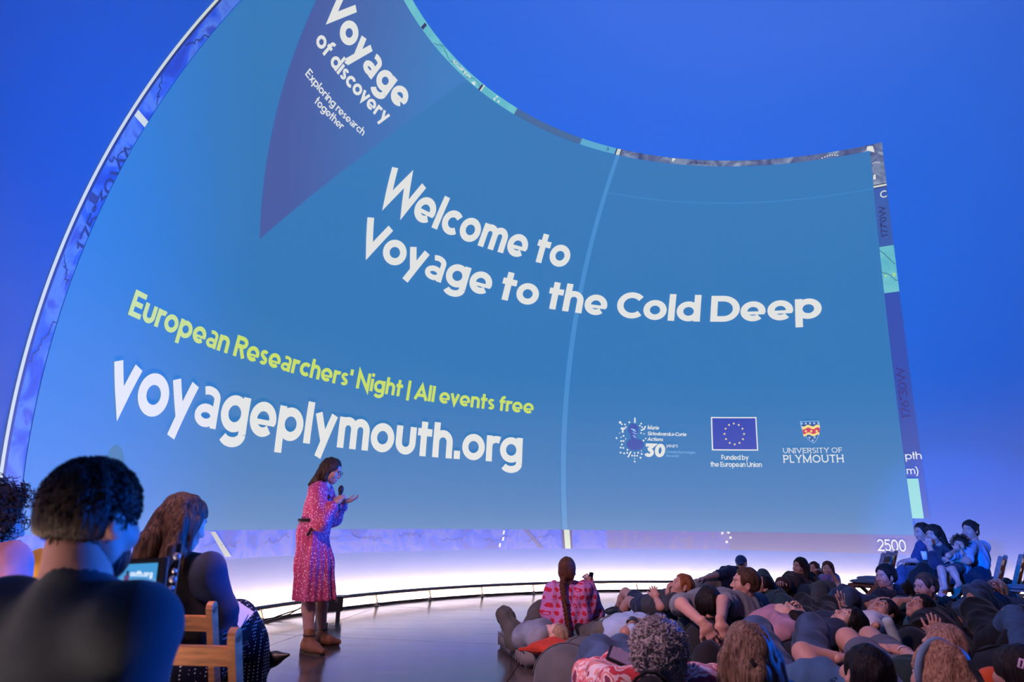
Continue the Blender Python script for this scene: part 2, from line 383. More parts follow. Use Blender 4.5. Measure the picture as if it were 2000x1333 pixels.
patch('map_panel', -29.2, -21.5, 45.9, 46.7, MR, mTc, mapo)
patch('map_panel', -20.3, 29.55, 45.9, 46.7, MR, mG, mapo)
patch('map_panel', 27.5, 29.55, 41.2, 45.9, MR, mG, mapo)
patch('map_panel', 27.5, 29.55, 32.6, 40.7, MR, mS2, mapo)
patch('map_panel', 27.5, 29.55, 26.1, 32.6, MR, mT, mapo)
patch('map_panel', 27.5, 29.55, -5.0, 26.1, MR, mV, mapo)
for (a0, a1, e0, e1, mm) in ((-21.5, -21.25, 45.9, 46.7, m_dark), (-21.25, -20.5, 45.9, 46.7, mFr), (-20.5, -20.3, 45.9, 46.7, m_dark), (27.5, 29.55, 40.72, 40.86, m_dark), (27.5, 29.55, 40.86, 41.12, mFr), (27.5, 29.55, 41.12, 41.25, m_dark),
                            (-21.35, -20.95, -9.7, -7.2, m_ink), (-20.95, -20.1, -9.7, -7.2, mFr), (-20.1, -19.8, -9.7, -7.2, m_ink), (-92.5, -91.0, 20.6, 21.1, mFr), (-92.5, -91.6, 14.0, 14.6, m_dark), (-69.6, -69.0, 45.95, 46.55, m_dark),
                            (-53.2, -52.9, 45.9, 46.7, mFr), (-53.6, -53.2, 45.9, 46.6, m_dark), (-49.9, -49.6, 46.0, 46.3, m_white), (-49.7, -49.4, 46.4, 46.6, m_white), (-48.9, -48.6, 46.05, 46.3, m_white)):
    patch('map_mark', a0, a1, e0, e1, MR - .005, mm, mapo)
patch('depth_bar', 27.5, 28.85, -5.0, 0.25, MR - .005, mBar, mapo)
rrf = np.random.default_rng(11)
def squiggle(name, p0, p1, wdt, mm, n=14, amp=.3, r=MR - .005):
    """a thin wavy contour line of the map"""
    V, F = [], []; P = []; pts = (p0, p1)
    for i in range(n + 1):
        t = i / n; a = pts[0][0] + (pts[1][0] - pts[0][0]) * t; e_ = pts[0][1] + (pts[1][1] - pts[0][1]) * t
        P.append((a + amp * (rrf.random() - .5), e_ + amp * (rrf.random() - .5)))
    ribbon(P, wdt, V, F, 5); q = np.array([v[:] for v in V]); obj(name, dome(q[:, 0], q[:, 1], r), np.array(F), mm, mapo, False)
for a, bq in (((-92.4, 3), (-91.2, 6)), ((-92.4, 10), (-91.2, 8.5)), ((-92.3, 17), (-91.1, 19)), ((-92.4, 24), (-91.2, 22.5)), ((-92.3, 27), (-91.1, 29))): squiggle('contour_line', a, bq, .09, mFd)
squiggle('contour_line', (27.6, 32.2), (29.5, 29.8), .07, m_dark, 8); squiggle('contour_line', (27.6, 29.2), (29.5, 27.6), .07, m_dark, 8)
for k in range(6): squiggle('contour_line', (-66 + k * 2.2, 46.0 + .5 * (k % 2)), (-64 + k * 2.2, 46.6 - .5 * (k % 2)), .07, mS, 5, .15)
for k in range(9): squiggle('contour_line', (-78 + k * 6.4, -8.9 + rrf.random()), (-74 + k * 6.4, -8.6 + rrf.random()), .06, m_ink, 12, .7)
for (a, e_) in ((-30.2, -7.6), (-30.35, -8.4), (-30.9, -9.2)): poly('track_dash', [(a - .18, e_ - .25), (a + .1, e_ - .25), (a + .25, e_ + .25), (a - .05, e_ + .25)], MR - .005, m_white, mapo)
poly('track_bar', [(-27.2, -7.2), (-26.5, -7.2), (-24.2, -9.6), (-24.9, -9.6)], MR - .005, mVb, mapo)
poly('track_bar', [(-71.2, -7.3), (-70.6, -7.3), (-68.6, -9.5), (-69.4, -9.5)], MR - .005, screen('picture_pale_sand', lin(196, 200, 196), .8), mapo)
for (a, e_) in ((2.4, -7.6), (3.3, -7.5), (3.5, -8.2), (2.9, -8.8), (3.2, -7.3)): poly('map_fleck', [(a, e_), (a + .35, e_ + .1), (a + .3, e_ + .4), (a - .05, e_ + .3)], MR - .005, m_white, mapo)
for k in range(7): poly('dotted_line', [(19.2 + k * .45, 46.0 + .22 * math.sin(k / 2.0)), (19.4 + k * .45, 46.0 + .22 * math.sin(k / 2.0)), (19.4 + k * .45, 46.16 + .22 * math.sin(k / 2.0)), (19.2 + k * .45, 46.16 + .22 * math.sin(k / 2.0))], MR - .005, m_white, mapo)
for k in range(5): poly('dotted_line', [(27.7 + k * .24, 44.1 + .1 * math.sin(k)), (27.82 + k * .24, 44.1 + .1 * math.sin(k)), (27.82 + k * .24, 44.25 + .1 * math.sin(k)), (27.7 + k * .24, 44.25 + .1 * math.sin(k))], MR - .005, m_white, mapo)
poly('map_arrow', [(26.9, 46.1), (28.2, 45.6), (28.0, 46.5), (27.4, 46.25), (27.1, 46.6)], MR - .006, m_white, mapo)
poly('map_arrow', [(-9.6, 46.65), (-8.8, 46.65), (-9.3, 46.15)], MR - .006, m_white, mapo)
poly('map_arrow', [(-55.6, 46.0), (-54.6, 45.95), (-55.0, 46.35)], MR - .006, m_white, mapo)
poly('map_arrow', [(27.55, 42.0), (28.0, 42.0), (28.0, 42.7), (27.7, 42.6)], MR - .006, m_white, mapo)
text('map_text', 'scarps', -61.0, -56.2, 46.2, .42, m_white, mapo, .13, .72, MR - .006)
text('map_text', 'rise', -5.6, -1.6, 46.12, .42, m_dark, mapo, .13, .72, MR - .006)
text('map_text', '3', -23.6, -23.0, 46.1, .4, m_dark, mapo, .14, .72, MR - .006)
text('map_text', 'C', 28.4, 29.4, 39.3, .95, m_white, mapo, .14, .72, MR - .006)
text('map_text', '177\u00b00W', 27.95, 28.9, 33.9, 4.3, m_dark, mapo, .13, .72, MR - .006, rot=1)
text('map_text', '176\u00b030W', 27.85, 28.95, 8.4, 7.2, m_ink, mapo, .13, .72, MR - .006, rot=1)
text('map_text', '175\u00b030W', -91.75, -90.6, 10.8, 7.8, mFd, mapo, .14, .72, MR - .006, rot=1)
text('map_text', 'pth', 27.65, 29.6, 2.85, 1.0, m_white, mapo, .13, .72, MR - .006)
text('map_text', 'm)', 27.6, 28.95, 0.85, 1.0, m_white, mapo, .13, .72, MR - .006)
text('map_text', '2500', 22.9, 26.3, -9.35, 1.55, m_white, mapo, .12, .72, MR - .006)
poly('map_cross', [(28.9, 28.3), (29.05, 28.3), (29.35, 28.75), (29.2, 28.75)], MR - .006, m_yell, mapo); poly('map_cross', [(29.2, 28.3), (29.35, 28.3), (29.05, 28.75), (28.9, 28.75)], MR - .006, m_yell, mapo)
poly('map_cross', [(27.85, 28.4), (28.05, 28.4), (28.05, 28.65), (27.85, 28.65)], MR - .006, m_yell, mapo)

# ---- the slide
SR_ = DR - 0.013; FR = DR - 0.019; TR = DR - 0.026
sl = empty('projected_slide', (0, 0, 0))
tag(sl, 'large blue presentation slide projected on the dome, with white and lime lettering', 'projection')
patch('slide_background', -91.0, 27.5, -7.2, 45.9, SR_, m_slide, sl)
patch('map_bar_ghost', -21.2, -20.4, -7.2, 45.9, FR, m_ghost, sl); patch('seam_line', -20.2, 27.4, 40.72, 40.86, FR, m_ghost2, sl)  # band is the map's white bar showing through, put in as lighter blue
pn = poly('pennant', [(-72.9, 19.5), (-56.6, 45.9), (-88.9, 45.9)], FR, mp_, sl, 1.2)
co = np.array([v.co[:] for v in pn.data.vertices]); rel = (co - np.array(DC[:])) / DR
paz = np.degrees(np.arctan2(rel[:, 0], rel[:, 1])); pel = np.degrees(np.arcsin(np.clip(rel[:, 2], -1, 1)))
fade = np.clip((pel - 20) / 26 * .55 + (paz + 86) / 28 * .65 - .12, 0, 1)
at2 = pn.data.attributes.new('fade', 'FLOAT', 'POINT'); at2.data.foreach_set('value', fade.astype(np.float32))
text('pennant_title', 'Voyage', -83.4, -63.5, 38.72, 2.75, m_white, sl, .22, .72)
text('pennant_title', 'of discovery', -80.9, -64.5, 36.5, 1.5, m_white, sl, .19, .70)
text('pennant_subtitle', 'Exploring research', -79.0, -66.6, 34.0, .74, m_white, sl, .16, .70)
text('pennant_subtitle', 'together', -75.6, -69.9, 32.98, .74, m_white, sl, .16, .70)
text('headline', 'Welcome to', -59.9, -24.0, 29.45, 4.0, m_white, sl)
text('headline', 'Voyage to the Cold Deep', -59.9, 18.6, 23.45, 3.85, m_white, sl)
text('event_line', "European Researchers' Night | All events free", -84.65, -25.9, 8.45, 2.0, m_yell, sl, .20, .74)
text('web_address', 'voyageplymouth.org', -84.75, -27.3, 1.55, 4.3, m_white, sl, .215, .80)
# anniversary logo
dots = [(590, 175, 590, 255, 16), (298, 270, 0, 0, 26), (332, 305, 0, 0, 17), (395, 305, 0, 0, 17), (415, 355, 0, 0, 17), (480, 258, 0, 0, 19), (715, 275, 0, 0, 17), (690, 318, 0, 0, 17), (732, 345, 0, 0, 17),
        (795, 330, 775, 380, 15), (775, 380, 720, 405, 15), (328, 385, 385, 385, 20), (355, 390, 352, 455, 18), (290, 480, 0, 0, 10), (370, 530, 0, 0, 18), (322, 560, 0, 0, 13), (412, 585, 0, 0, 12), (232, 580, 0, 0, 18),
        (325, 632, 0, 0, 19), (370, 630, 0, 0, 19), (338, 700, 0, 0, 18), (315, 760, 0, 0, 18), (366, 765, 0, 0, 18), (448, 800, 0, 0, 18), (313, 858, 0, 0, 18), (382, 868, 0, 0, 18), (442, 858, 0, 0, 18), (512, 838, 460, 935, 14),
        (586, 858, 0, 0, 16), (655, 850, 0, 0, 18), (720, 810, 0, 0, 11), (725, 870, 0, 0, 18), (538, 908, 0, 0, 17), (587, 910, 0, 0, 18), (635, 908, 0, 0, 17), (587, 965, 0, 0, 12), (587, 1022, 0, 0, 18), (700, 945, 0, 0, 19), (762, 608, 0, 0, 18), (805, 565, 0, 0, 14), (715, 462, 0, 0, 16), (775, 475, 0, 0, 12)]
def lg(X, Y): return (-12.52 + (X - 240) / 10 * .0788, 8.59 - (Y - 200) / 10 * .0742)
for (x0, y0, x1, y1, rr) in dots:
    V, F = [], []; ends = [(x0, y0)] + ([(x1, y1)] if x1 else []); 
    for (x, y) in ends:
        b0 = len(V); V.append(lg(x, y)); V += [lg(x + rr * math.cos(k * PI / 5), y + rr * math.sin(k * PI / 5)) for k in range(10)]
        F += [(b0, b0 + 1 + k, b0 + 1 + (k + 1) % 10, b0 + 1 + (k + 1) % 10) for k in range(10)]
    if x1:
        vv, ff = [], []; ribbon([(x0, y0), (x1, y1)], rr * 1.8, vv, ff, 1e9); b0 = len(V); V += [lg(v.x, v.y) for v in vv]; F += [tuple(b0 + i for i in f) for f in ff]
    q = np.array(V); F = [tuple(dict.fromkeys(f)) for f in F]
    obj('logo_dot', [tuple(v) for v in dome(q[:, 0], q[:, 1], TR)], F, m_white, sl, False)
def disc(name, cx, cy, rx, ry, m, r=TR, n=28, tilt=0):
    P = []
    for k in range(n):
        x, y = rx * math.cos(2 * PI * k / n), ry * math.sin(2 * PI * k / n)
        P.append(lg(cx + x * math.cos(tilt) - y * math.sin(tilt), cy + x * math.sin(tilt) + y * math.cos(tilt)))
    return poly(name, P, r, m, sl)
disc('logo_portrait', 560, 400, 100, 115, m_port, FR); disc('logo_portrait', 570, 520, 62, 90, m_port, FR); disc('logo_portrait', 600, 690, 170, 112, m_port, FR)
for (x, y, a, bb) in ((560, 395, 50, 12), (585, 425, 42, 10), (590, 470, 45, 10), (580, 520, 32, 10), (595, 550, 28, 8)): disc('logo_portrait_light', x, y, a, bb, m_pale, FR - .004, 14, .3)
def lt(s, x0, x1, ybase, capx, w, mm=m_white, X=.74, sl_=.18):
    a0, e0 = lg(x0, ybase); a1, _ = lg(x1, ybase); return text('logo_text', s, a0, a1, e0, capx / 10 * .0742, mm, sl, w, X, slant=sl_)
lt('Marie', 838, 1062, 385, 75, .19); lt('Sk\u0142odowska-Curie', 838, 1590, 500, 72, .19); lt('Actions', 835, 1140, 610, 72, .19)
lt('30', 765, 1165, 925, 265, .24, sl_=.10); lt('years', 1195, 1420, 725, 72, .12); lt('Curiosity that changes', 1195, 1750, 840, 48, .10, m_pale); lt('the world', 1195, 1430, 915, 45, .10, m_pale)
# union flag with twelve stars
patch('flag_border', 1.87, 8.54, 4.35, 9.26, FR, m_white, sl); patch('flag_field', 2.05, 8.36, 4.52, 9.08, TR, m_euflag, sl)
V, F = [], []
for k in range(12):
    ca, ce = 5.2 + 1.42 * math.sin(k * PI / 6), 6.78 + 1.52 * math.cos(k * PI / 6); b0 = len(V); V.append((ca, ce))
    for j in range(10):
        rr = .19 if j % 2 == 0 else .09; V.append((ca + rr * math.sin(j * PI / 5), ce + rr * math.cos(j * PI / 5)))
    q = np.array(V[b0:]); obj('star', [tuple(v) for v in dome(q[:, 0], q[:, 1], TR - .006)], [(0, 1 + j, 1 + (j + 1) % 10) for j in range(10)], m_gold, sl, False)
text('logo_text', 'Funded by', 3.19, 7.1, 3.0, .72, m_white, sl, .16, .74); text('logo_text', 'the European Union', 1.57, 8.9, 1.98, .72, m_white, sl, .16, .74)
# university shield and name
def sh(x, y): return (14.61 + (x - 1280) / 240 * 2.57, 8.55 - (y - 155) / 295 * 3.23)
out = [(1280, 155), (1522, 155), (1530, 260), (1505, 345), (1470, 410), (1432, 450), (1380, 410), (1325, 340), (1295, 260)]
poly('shield_border', [sh(*p) for p in out], FR, m_pale, sl)
ins = [(1405 + (x - 1405) * .93, 290 + (y - 290) * .94) for x, y in out]
poly('shield_field', [sh(*p) for p in ins], TR, screen('picture_shield_blue', lin(40, 78, 150)), sl)
def band(name, y0, y1, m, r):
    xs = np.linspace(1292, 1528, 17); w_ = lambda y, x: max(1296 + (y - 200) * .10, min(x, 1527 - max(0, y - 260) * .22))
    up = [(w_(y0, x), y0 + 12 * math.sin((x - 1290) / 118 * 2 * PI)) for x in xs]; dn = [(w_(y1, x), y1 + 12 * math.sin((x - 1290) / 118 * 2 * PI)) for x in xs[::-1]]
    poly(name, [sh(*p) for p in up + dn], r, m, sl)
band('shield_band', 215, 345, m_gold, TR - .003); band('shield_band', 252, 315, m_red, TR - .006)
for (x, y, mm) in ((1350, 185, m_pale), (1405, 185, m_pale), (1458, 185, m_pale), (1510, 185, m_pale), (1300, 185, m_pale), (1345, 288, m_gold), (1412, 288, m_gold), (1480, 288, m_gold), (1385, 372, m_pale), (1450, 372, m_pale), (1422, 410, m_pale)):
    poly('shield_dot', [sh(x + 14 * math.cos(k * PI / 4), y + 16 * math.sin(k * PI / 4)) for k in range(8)], TR - .009, mm, sl)
text('logo_text', 'UNIVERSITY OF', 12.0, 19.9, 3.98, .72, m_white, sl, .12, .74, serif=True, gap=.16); text('logo_text', 'PLYMOUTH', 11.95, 19.95, 2.6, 1.1, m_white, sl, .14, .74, serif=True, gap=.16)
# ------------------------------------------------------------------ floor, rail, light strip
mf = bpy.data.materials.new('floor_dark_gloss'); mf.use_nodes = True; N, L = nodes(mf); b = N['Principled BSDF']
tc = N.new('ShaderNodeTexCoord'); mpn = N.new('ShaderNodeMapping'); mpn.inputs['Scale'].default_value = (0.35, 3.2, 1); mpn.inputs['Rotation'].default_value = (0, 0, -.16); L.new(tc.outputs['Object'], mpn.inputs['Vector'])
t1 = N.new('ShaderNodeTexNoise'); t1.inputs['Scale'].default_value = 2.2; t1.inputs['Detail'].default_value = 7; t1.inputs['Roughness'].default_value = .62; L.new(mpn.outputs[0], t1.inputs['Vector'])
r1 = N.new('ShaderNodeValToRGB'); L.new(t1.outputs['Fac'], r1.inputs['Fac']); r1.color_ramp.elements[0].position = .3; r1.color_ramp.elements[0].color = (.050, .038, .034, 1); r1.color_ramp.elements[1].position = .72; r1.color_ramp.elements[1].color = (.10, .078, .066, 1)
L.new(r1.outputs[0], b.inputs['Base Color'])
r2 = N.new('ShaderNodeMapRange'); L.new(t1.outputs['Fac'], r2.inputs['Value']); r2.inputs['From Min'].default_value = .3; r2.inputs['From Max'].default_value = .7; r2.inputs['To Min'].default_value = .11; r2.inputs['To Max'].default_value = .24
L.new(r2.outputs[0], b.inputs['Roughness']); b.inputs['Specular IOR Level'].default_value = .7; b.inputs['Coat Weight'].default_value = .25; b.inputs['Coat Roughness'].default_value = .12; b.inputs['Coat IOR'].default_value = 1.5
bp = N.new('ShaderNodeBump'); bp.inputs['Strength'].default_value = .05; bp.inputs['Distance'].default_value = .01; L.new(t1.outputs['Fac'], bp.inputs['Height']); L.new(bp.outputs[0], b.inputs['Normal'])
m_joint = mat('floor_joint_black', (.006, .006, .006), .8)
# sub-floor with panels laid on it; the joints are real gaps
n = 96
bm = bmesh.new(); bm.faces.new([bm.verts.new((DC.x + (FLOOR_R + .02) * math.cos(2 * PI * k / n), DC.y + (FLOOR_R + .02) * math.sin(2 * PI * k / n), -.012)) for k in range(n)])
fl = tag(bm_obj('floor', bm, m_joint), kind='structure')
ja = math.atan2(7.13 - 7.54, -.16 + 2.71)                 # direction of the long joint in front of the speaker
ex = Vector((math.cos(ja), math.sin(ja), 0)); ey = Vector((-math.sin(ja), math.cos(ja), 0)); JO = Vector((.03, 5.75, 0)); JO2 = Vector((-.16, 7.13, 0))
cx = [(JO - JO2).dot(ex) + k * 2.44 for k in range(-5, 6)]; cy = [k * 2.44 for k in range(-5, 5)]
GAP = .008
for i in range(len(cx) - 1):
    for j in range(len(cy) - 1):
        x0, x1, y0, y1 = cx[i] + GAP / 2, cx[i + 1] - GAP / 2, cy[j] + GAP / 2, cy[j + 1] - GAP / 2
        bm = bmesh.new()
        P = [JO2 + ex * x + ey * y for x, y in ((x0, y0), (x1, y0), (x1, y1), (x0, y1))]
        # clip the panel to the round floor
        bmf = bm.faces.new([bm.verts.new((p.x, p.y, 0)) for p in P])
        if min((Vector((p.x, p.y)) - Vector((DC.x, DC.y))).length for p in P) > FLOOR_R + 1.6: bm.free(); continue
        for k in range(n):
            t = 2 * PI * k / n; nv = Vector((math.cos(t), math.sin(t), 0)); pc = Vector((DC.x, DC.y, 0)) + nv * (FLOOR_R + .015)
            if any((v.co - pc).dot(nv) > 0 for v in bm.verts): bmesh.ops.bisect_plane(bm, geom=bm.verts[:] + bm.edges[:] + bm.faces[:], plane_co=pc, plane_no=nv, clear_outer=True)
            if not bm.faces: break
        if not bm.faces: bm.free(); continue
        ret = bmesh.ops.extrude_face_region(bm, geom=bm.faces[:]); bmesh.ops.translate(bm, vec=(0, 0, -.011), verts=[v for v in ret['geom'] if isinstance(v, bmesh.types.BMVert)])
        bm_obj('floor_panel', bm, mf, fl)
def ring(az, r, z): a = math.radians(az); return Vector((DC.x + r * math.sin(a), DC.y + r * math.cos(a), z))
# white light strip at the foot of the dome, behind the rail
m_led = mat('led_strip_white', (.9, .9, .9), .5, emit=(1.0, .63, .46), estr=1050)
m_blk = mat('black_metal_matt', (.012, .012, .014), .5)
m_rail = mat('rail_dark_steel', (.10, .09, .085), .45, .35, bump=.05, bscale=30)
LS = empty('light_strip', (DC.x, DC.y, 0)); tag(LS, 'continuous white light strip on the floor along the foot of the dome', 'light strip')
def sweep(name, prof, m, parent, a0=-140, a1=110, step=2.0, smooth=False):
    azs = np.arange(a0, a1 + .01, step); V = []; F = []; k = len(prof); off = parent.location
    for a in azs:
        for (r, z) in prof: V.append(ring(a, r, z) - off)
    for i in range(len(azs) - 1):
        for j in range(k): F.append((i * k + j, i * k + (j + 1) % k, (i + 1) * k + (j + 1) % k, (i + 1) * k + j))
    F.append(tuple(range(k))[::-1]); F.append(tuple((len(azs) - 1) * k + j for j in range(k)))
    return obj(name, V, F, m, parent, smooth)
lt_ = sweep('light_tube', [(7.085, .006), (7.095, .006), (7.093, .028), (7.085, .028)], m_led, LS)
sweep('light_channel', [(7.075, .001), (7.135, .001), (7.135, .005), (7.083, .005), (7.083, .030), (7.075, .030)], m_blk, LS)
GR = empty('guard_rail', (DC.x, DC.y, 0)); tag(GR, 'low curved metal rail on slanted feet running round the foot of the dome', 'railing')
sweep('rail_bar', [(7.07 + .030 * math.cos(t), .152 + .027 * math.sin(t)) for t in np.linspace(0, 2 * PI, 10, endpoint=False)], m_rail, GR, smooth=True)
azr = math.degrees(math.atan2(.18 - DC.x, 9.9 - DC.y))
def azof(px, py): p = atz(px, py, 0); return math.degrees(math.atan2(p.x - DC.x, p.y - DC.y))
a_s = azof(732, 1184); a_e = azof(1241, 1155); st = (a_e - a_s) / 5
def bracket_mesh():
    bm = bmesh.new()
    prof = [(-.03, 0), (.045, 0), (.03, .05), (.075, .15), (.035, .15), (-.012, .05)]
    fs = []
    for s in (-.006, .006):
        fs.append([bm.verts.new((s, y - .02, z)) for y, z in prof])
    bm.faces.new(fs[0]); bm.faces.new(fs[1][::-1])
    for i in range(6): bm.faces.new((fs[0][i], fs[0][(i + 1) % 6], fs[1][(i + 1) % 6], fs[1][i]))
    add_box(bm, (0, 0, .004), (.09, .10, .008))
    return bm
b0 = bm_obj('rail_support', bracket_mesh(), m_rail, GR); first = True
for k in range(-9, 22):
    a = a_s + k * st
    o = b0 if first else b0.copy()
    if not first: COL.objects.link(o)
    first = False; p = ring(a, 7.02, .0); o.location = p - GR.location; o.rotation_euler = (0, 0, -math.radians(a))
# cables that lie along the rail at the left
m_cab = mat('cable_black', (.01, .01, .012), .6)
for i, pts in enumerate(([(452, 1222), (480, 1215), (505, 1208), (522, 1197), (534, 1189), (556, 1182), (585, 1179)], [(440, 1232), (470, 1222), (500, 1214), (524, 1204), (540, 1190), (566, 1183), (592, 1181)])):
    bm = bmesh.new(); P = []
    for j, (x, y) in enumerate(pts):
        p = atz(x, y, .012 if j < 3 else .04 + .03 * (j - 3)); az = math.degrees(math.atan2(p.x - DC.x, p.y - DC.y)); P.append(ring(az, 7.00 - .015 * i, (.012 if j < 3 else .012 + .04 * (j - 2))))
    P = [ (P[max(0,k-1)]*(1-t)+P[k]*t) if k else P[0] for k in range(len(P)) for t in ((0.5,1.0) if k else (1.0,))]
    add_tube(bm, P, .008, 6); o = bm_obj('cable', bm, m_cab, None, True); tag(o, ['thin black cable rising from the floor to the rail left of the speaker', 'outer black cable on the floor beneath the rail left of the speaker'][i], 'cable')
# black equipment case on feet beside the rail
pc = atz(640, 1206, 0); EC = empty('equipment_case', pc, math.radians(14)); tag(EC, 'small black equipment case on short feet, on the floor behind the speaker', 'case')
bm = bmesh.new(); add_box(bm, (0, 0, .16), (.34, .22, .17)); bm_obj('body', bm, mat('case_black', (.014, .014, .016), .4), EC, False, .008)
for sx in (-1, 1):
    for sy in (-1, 1):
        bm = bmesh.new(); add_box(bm, (sx * .12, sy * .07, .0385), (.05, .05, .077)); bm_obj('foot', bm, m_blk, EC, False, .004)
bm = bmesh.new(); add_tube(bm, [(-.07, 0, .24), (-.06, 0, .285), (0, 0, .30), (.06, 0, .285), (.07, 0, .24)], .008, 6); bm_obj('carry_handle', bm, m_rail, EC, True)
for sx in (-.09, .09): bm = bmesh.new(); add_box(bm, (sx, -.113, .20), (.035, .008, .045)); bm_obj('latch', bm, m_rail, EC)
# projector on the rim; a plate added before the lens cuts the low beam
PJ = empty('projector', (PROJ.x, PROJ.y, 0)); tag(PJ, 'black dome projector on a stand at the right rim', 'projector')
dv = Vector((PTGT.x - PROJ.x, PTGT.y - PROJ.y, 0)).normalized(); rz = math.atan2(dv.y, dv.x); PJ.rotation_euler = (0, 0, rz)
bm = bmesh.new(); add_box(bm, (-.31, 0, PROJ.z), (.5, .5, .24)); bm_obj('housing', bm, m_blk, PJ, False, .02)
bm = bmesh.new(); add_box(bm, (-.28, 0, .6), (.3, .3, 1.2)); bm_obj('stand', bm, m_blk, PJ)
bm = bmesh.new(); add_box(bm, (.32, 0, PROJ.z - .1232), (.02, 1.6, .215)); bm_obj('added_beam_plate', bm, m_blk, PJ)
PK = empty('projector', (PROJ2.x, PROJ2.y, 0)); tag(PK, 'second black projector on a tall stand at the left, behind the seats', 'projector'); PK.rotation_euler = (0, 0, math.atan2(PTGT2.y - PROJ2.y, PTGT2.x - PROJ2.x))
bm = bmesh.new(); add_box(bm, (-.31, 0, PROJ2.z), (.5, .4, .24)); bm_obj('housing', bm, m_blk, PK, False, .02)
bm = bmesh.new(); add_box(bm, (-.28, 0, 1.01), (.12, .12, 2.02)); bm_obj('stand', bm, m_blk, PK)
# ------------------------------------------------------------------ smooth solid modelling: rounded shapes blended on a grid, skinned with surface nets
f32 = np.float32
def v3(p): return np.array(p[:] if not isinstance(p, np.ndarray) else p, dtype=f32)
class Solid:
    def __init__(s): s.p = []; s.cut = []; s.disp = None
    def cone(s, a, b, ra, rb, k=.03, wide=None):
        """rounded cone from a to b; wide=(direction, factor) makes it broader that way"""
        a, b = v3(a), v3(b); R = max(ra, rb) * (wide[1] if wide else 1) + k
        def fn(P):
            ab = b - a; L2 = float(ab @ ab) + 1e-9; d = P - a
            t = np.clip((d @ ab) / L2, 0, 1); q = d - t[..., None] * ab
            if wide:
                n = v3(wide[0]); n = n / np.linalg.norm(n); c = q @ n; q = q - ((1 - 1 / wide[1]) * c)[..., None] * n
            return np.sqrt((q * q).sum(-1)) - (ra + (rb - ra) * t)
        s.p.append((fn, np.minimum(a, b) - R, np.maximum(a, b) + R, k, 1)); return s
    def ball(s, c, r, k=.03, R=None, sub=False):
        """ellipsoid with radii r in the frame R (columns right, forward, up)"""
        c = v3(c); r = np.array(r if hasattr(r, '__len__') else (r, r, r), dtype=f32); M = np.eye(3, dtype=f32) if R is None else np.array(R, dtype=f32)
        m = float(r.max()) + k; mn = float(r.min())
        def fn(P):
            q = ((P - c) @ M) / r; l = np.sqrt((q * q).sum(-1)); g = q / r; gl = np.sqrt((g * g).sum(-1)) + 1e-6
            return l * (l - 1) / gl if mn > 0 else l
        s.p.append((fn, c - m, c + m, k, -1 if sub else 1)); return s
    def chain(s, pts, rs, k=.03, wide=None):
        for i in range(len(pts) - 1): s.cone(pts[i], pts[i + 1], rs[i], rs[i + 1], k, wide)
        return s
    def plane(s, p, n):
        """keeps only the side the normal points away from"""
        s.cut.append((v3(p), v3(n) / np.linalg.norm(v3(n)))); return s
    def mesh(s, h):
        add = [q for q in s.p if q[4] > 0]
        lo = np.min([q[1] for q in add], 0) - 2.5 * h; hi = np.max([q[2] for q in add], 0) + 2.5 * h
        n = np.ceil((hi - lo) / h).astype(int) + 1; f = np.full(n, .5, dtype=f32)
        ax = [lo[i] + h * np.arange(n[i], dtype=f32) for i in range(3)]
        for fn, a, b, k, sg in s.p:
            i0 = np.clip(np.floor((a - lo) / h).astype(int) - 2, 0, n - 1); i1 = np.clip(np.ceil((b - lo) / h).astype(int) + 3, 1, n)
            if np.any(i1 <= i0): continue
            sl_ = tuple(slice(i0[i], i1[i]) for i in range(3))
            G = np.stack(np.meshgrid(*[ax[i][sl_[i]] for i in range(3)], indexing='ij'), -1)
            d = fn(G).astype(f32); c = f[sl_]
            if sg > 0: hh = np.maximum(k - np.abs(c - d), 0) / max(k, 1e-6); f[sl_] = np.minimum(c, d) - hh * hh * k * .25
            else: d = -d; hh = np.maximum(k - np.abs(c - d), 0) / max(k, 1e-6); f[sl_] = np.maximum(c, d) + hh * hh * k * .25
        near = np.abs(f) < .12
        if s.disp or s.cut:
            idx = np.argwhere(near); P = lo + idx.astype(f32) * h
            if s.disp: f[near] += s.disp(P).astype(f32)
            if s.cut:
                G = None
                for p, nn in s.cut:
                    D = ((ax[0] - p[0]) * nn[0])[:, None, None] + ((ax[1] - p[1]) * nn[1])[None, :, None] + ((ax[2] - p[2]) * nn[2])[None, None, :]
                    f = np.maximum(f, D.astype(f32))
        return nets(f, lo, h)
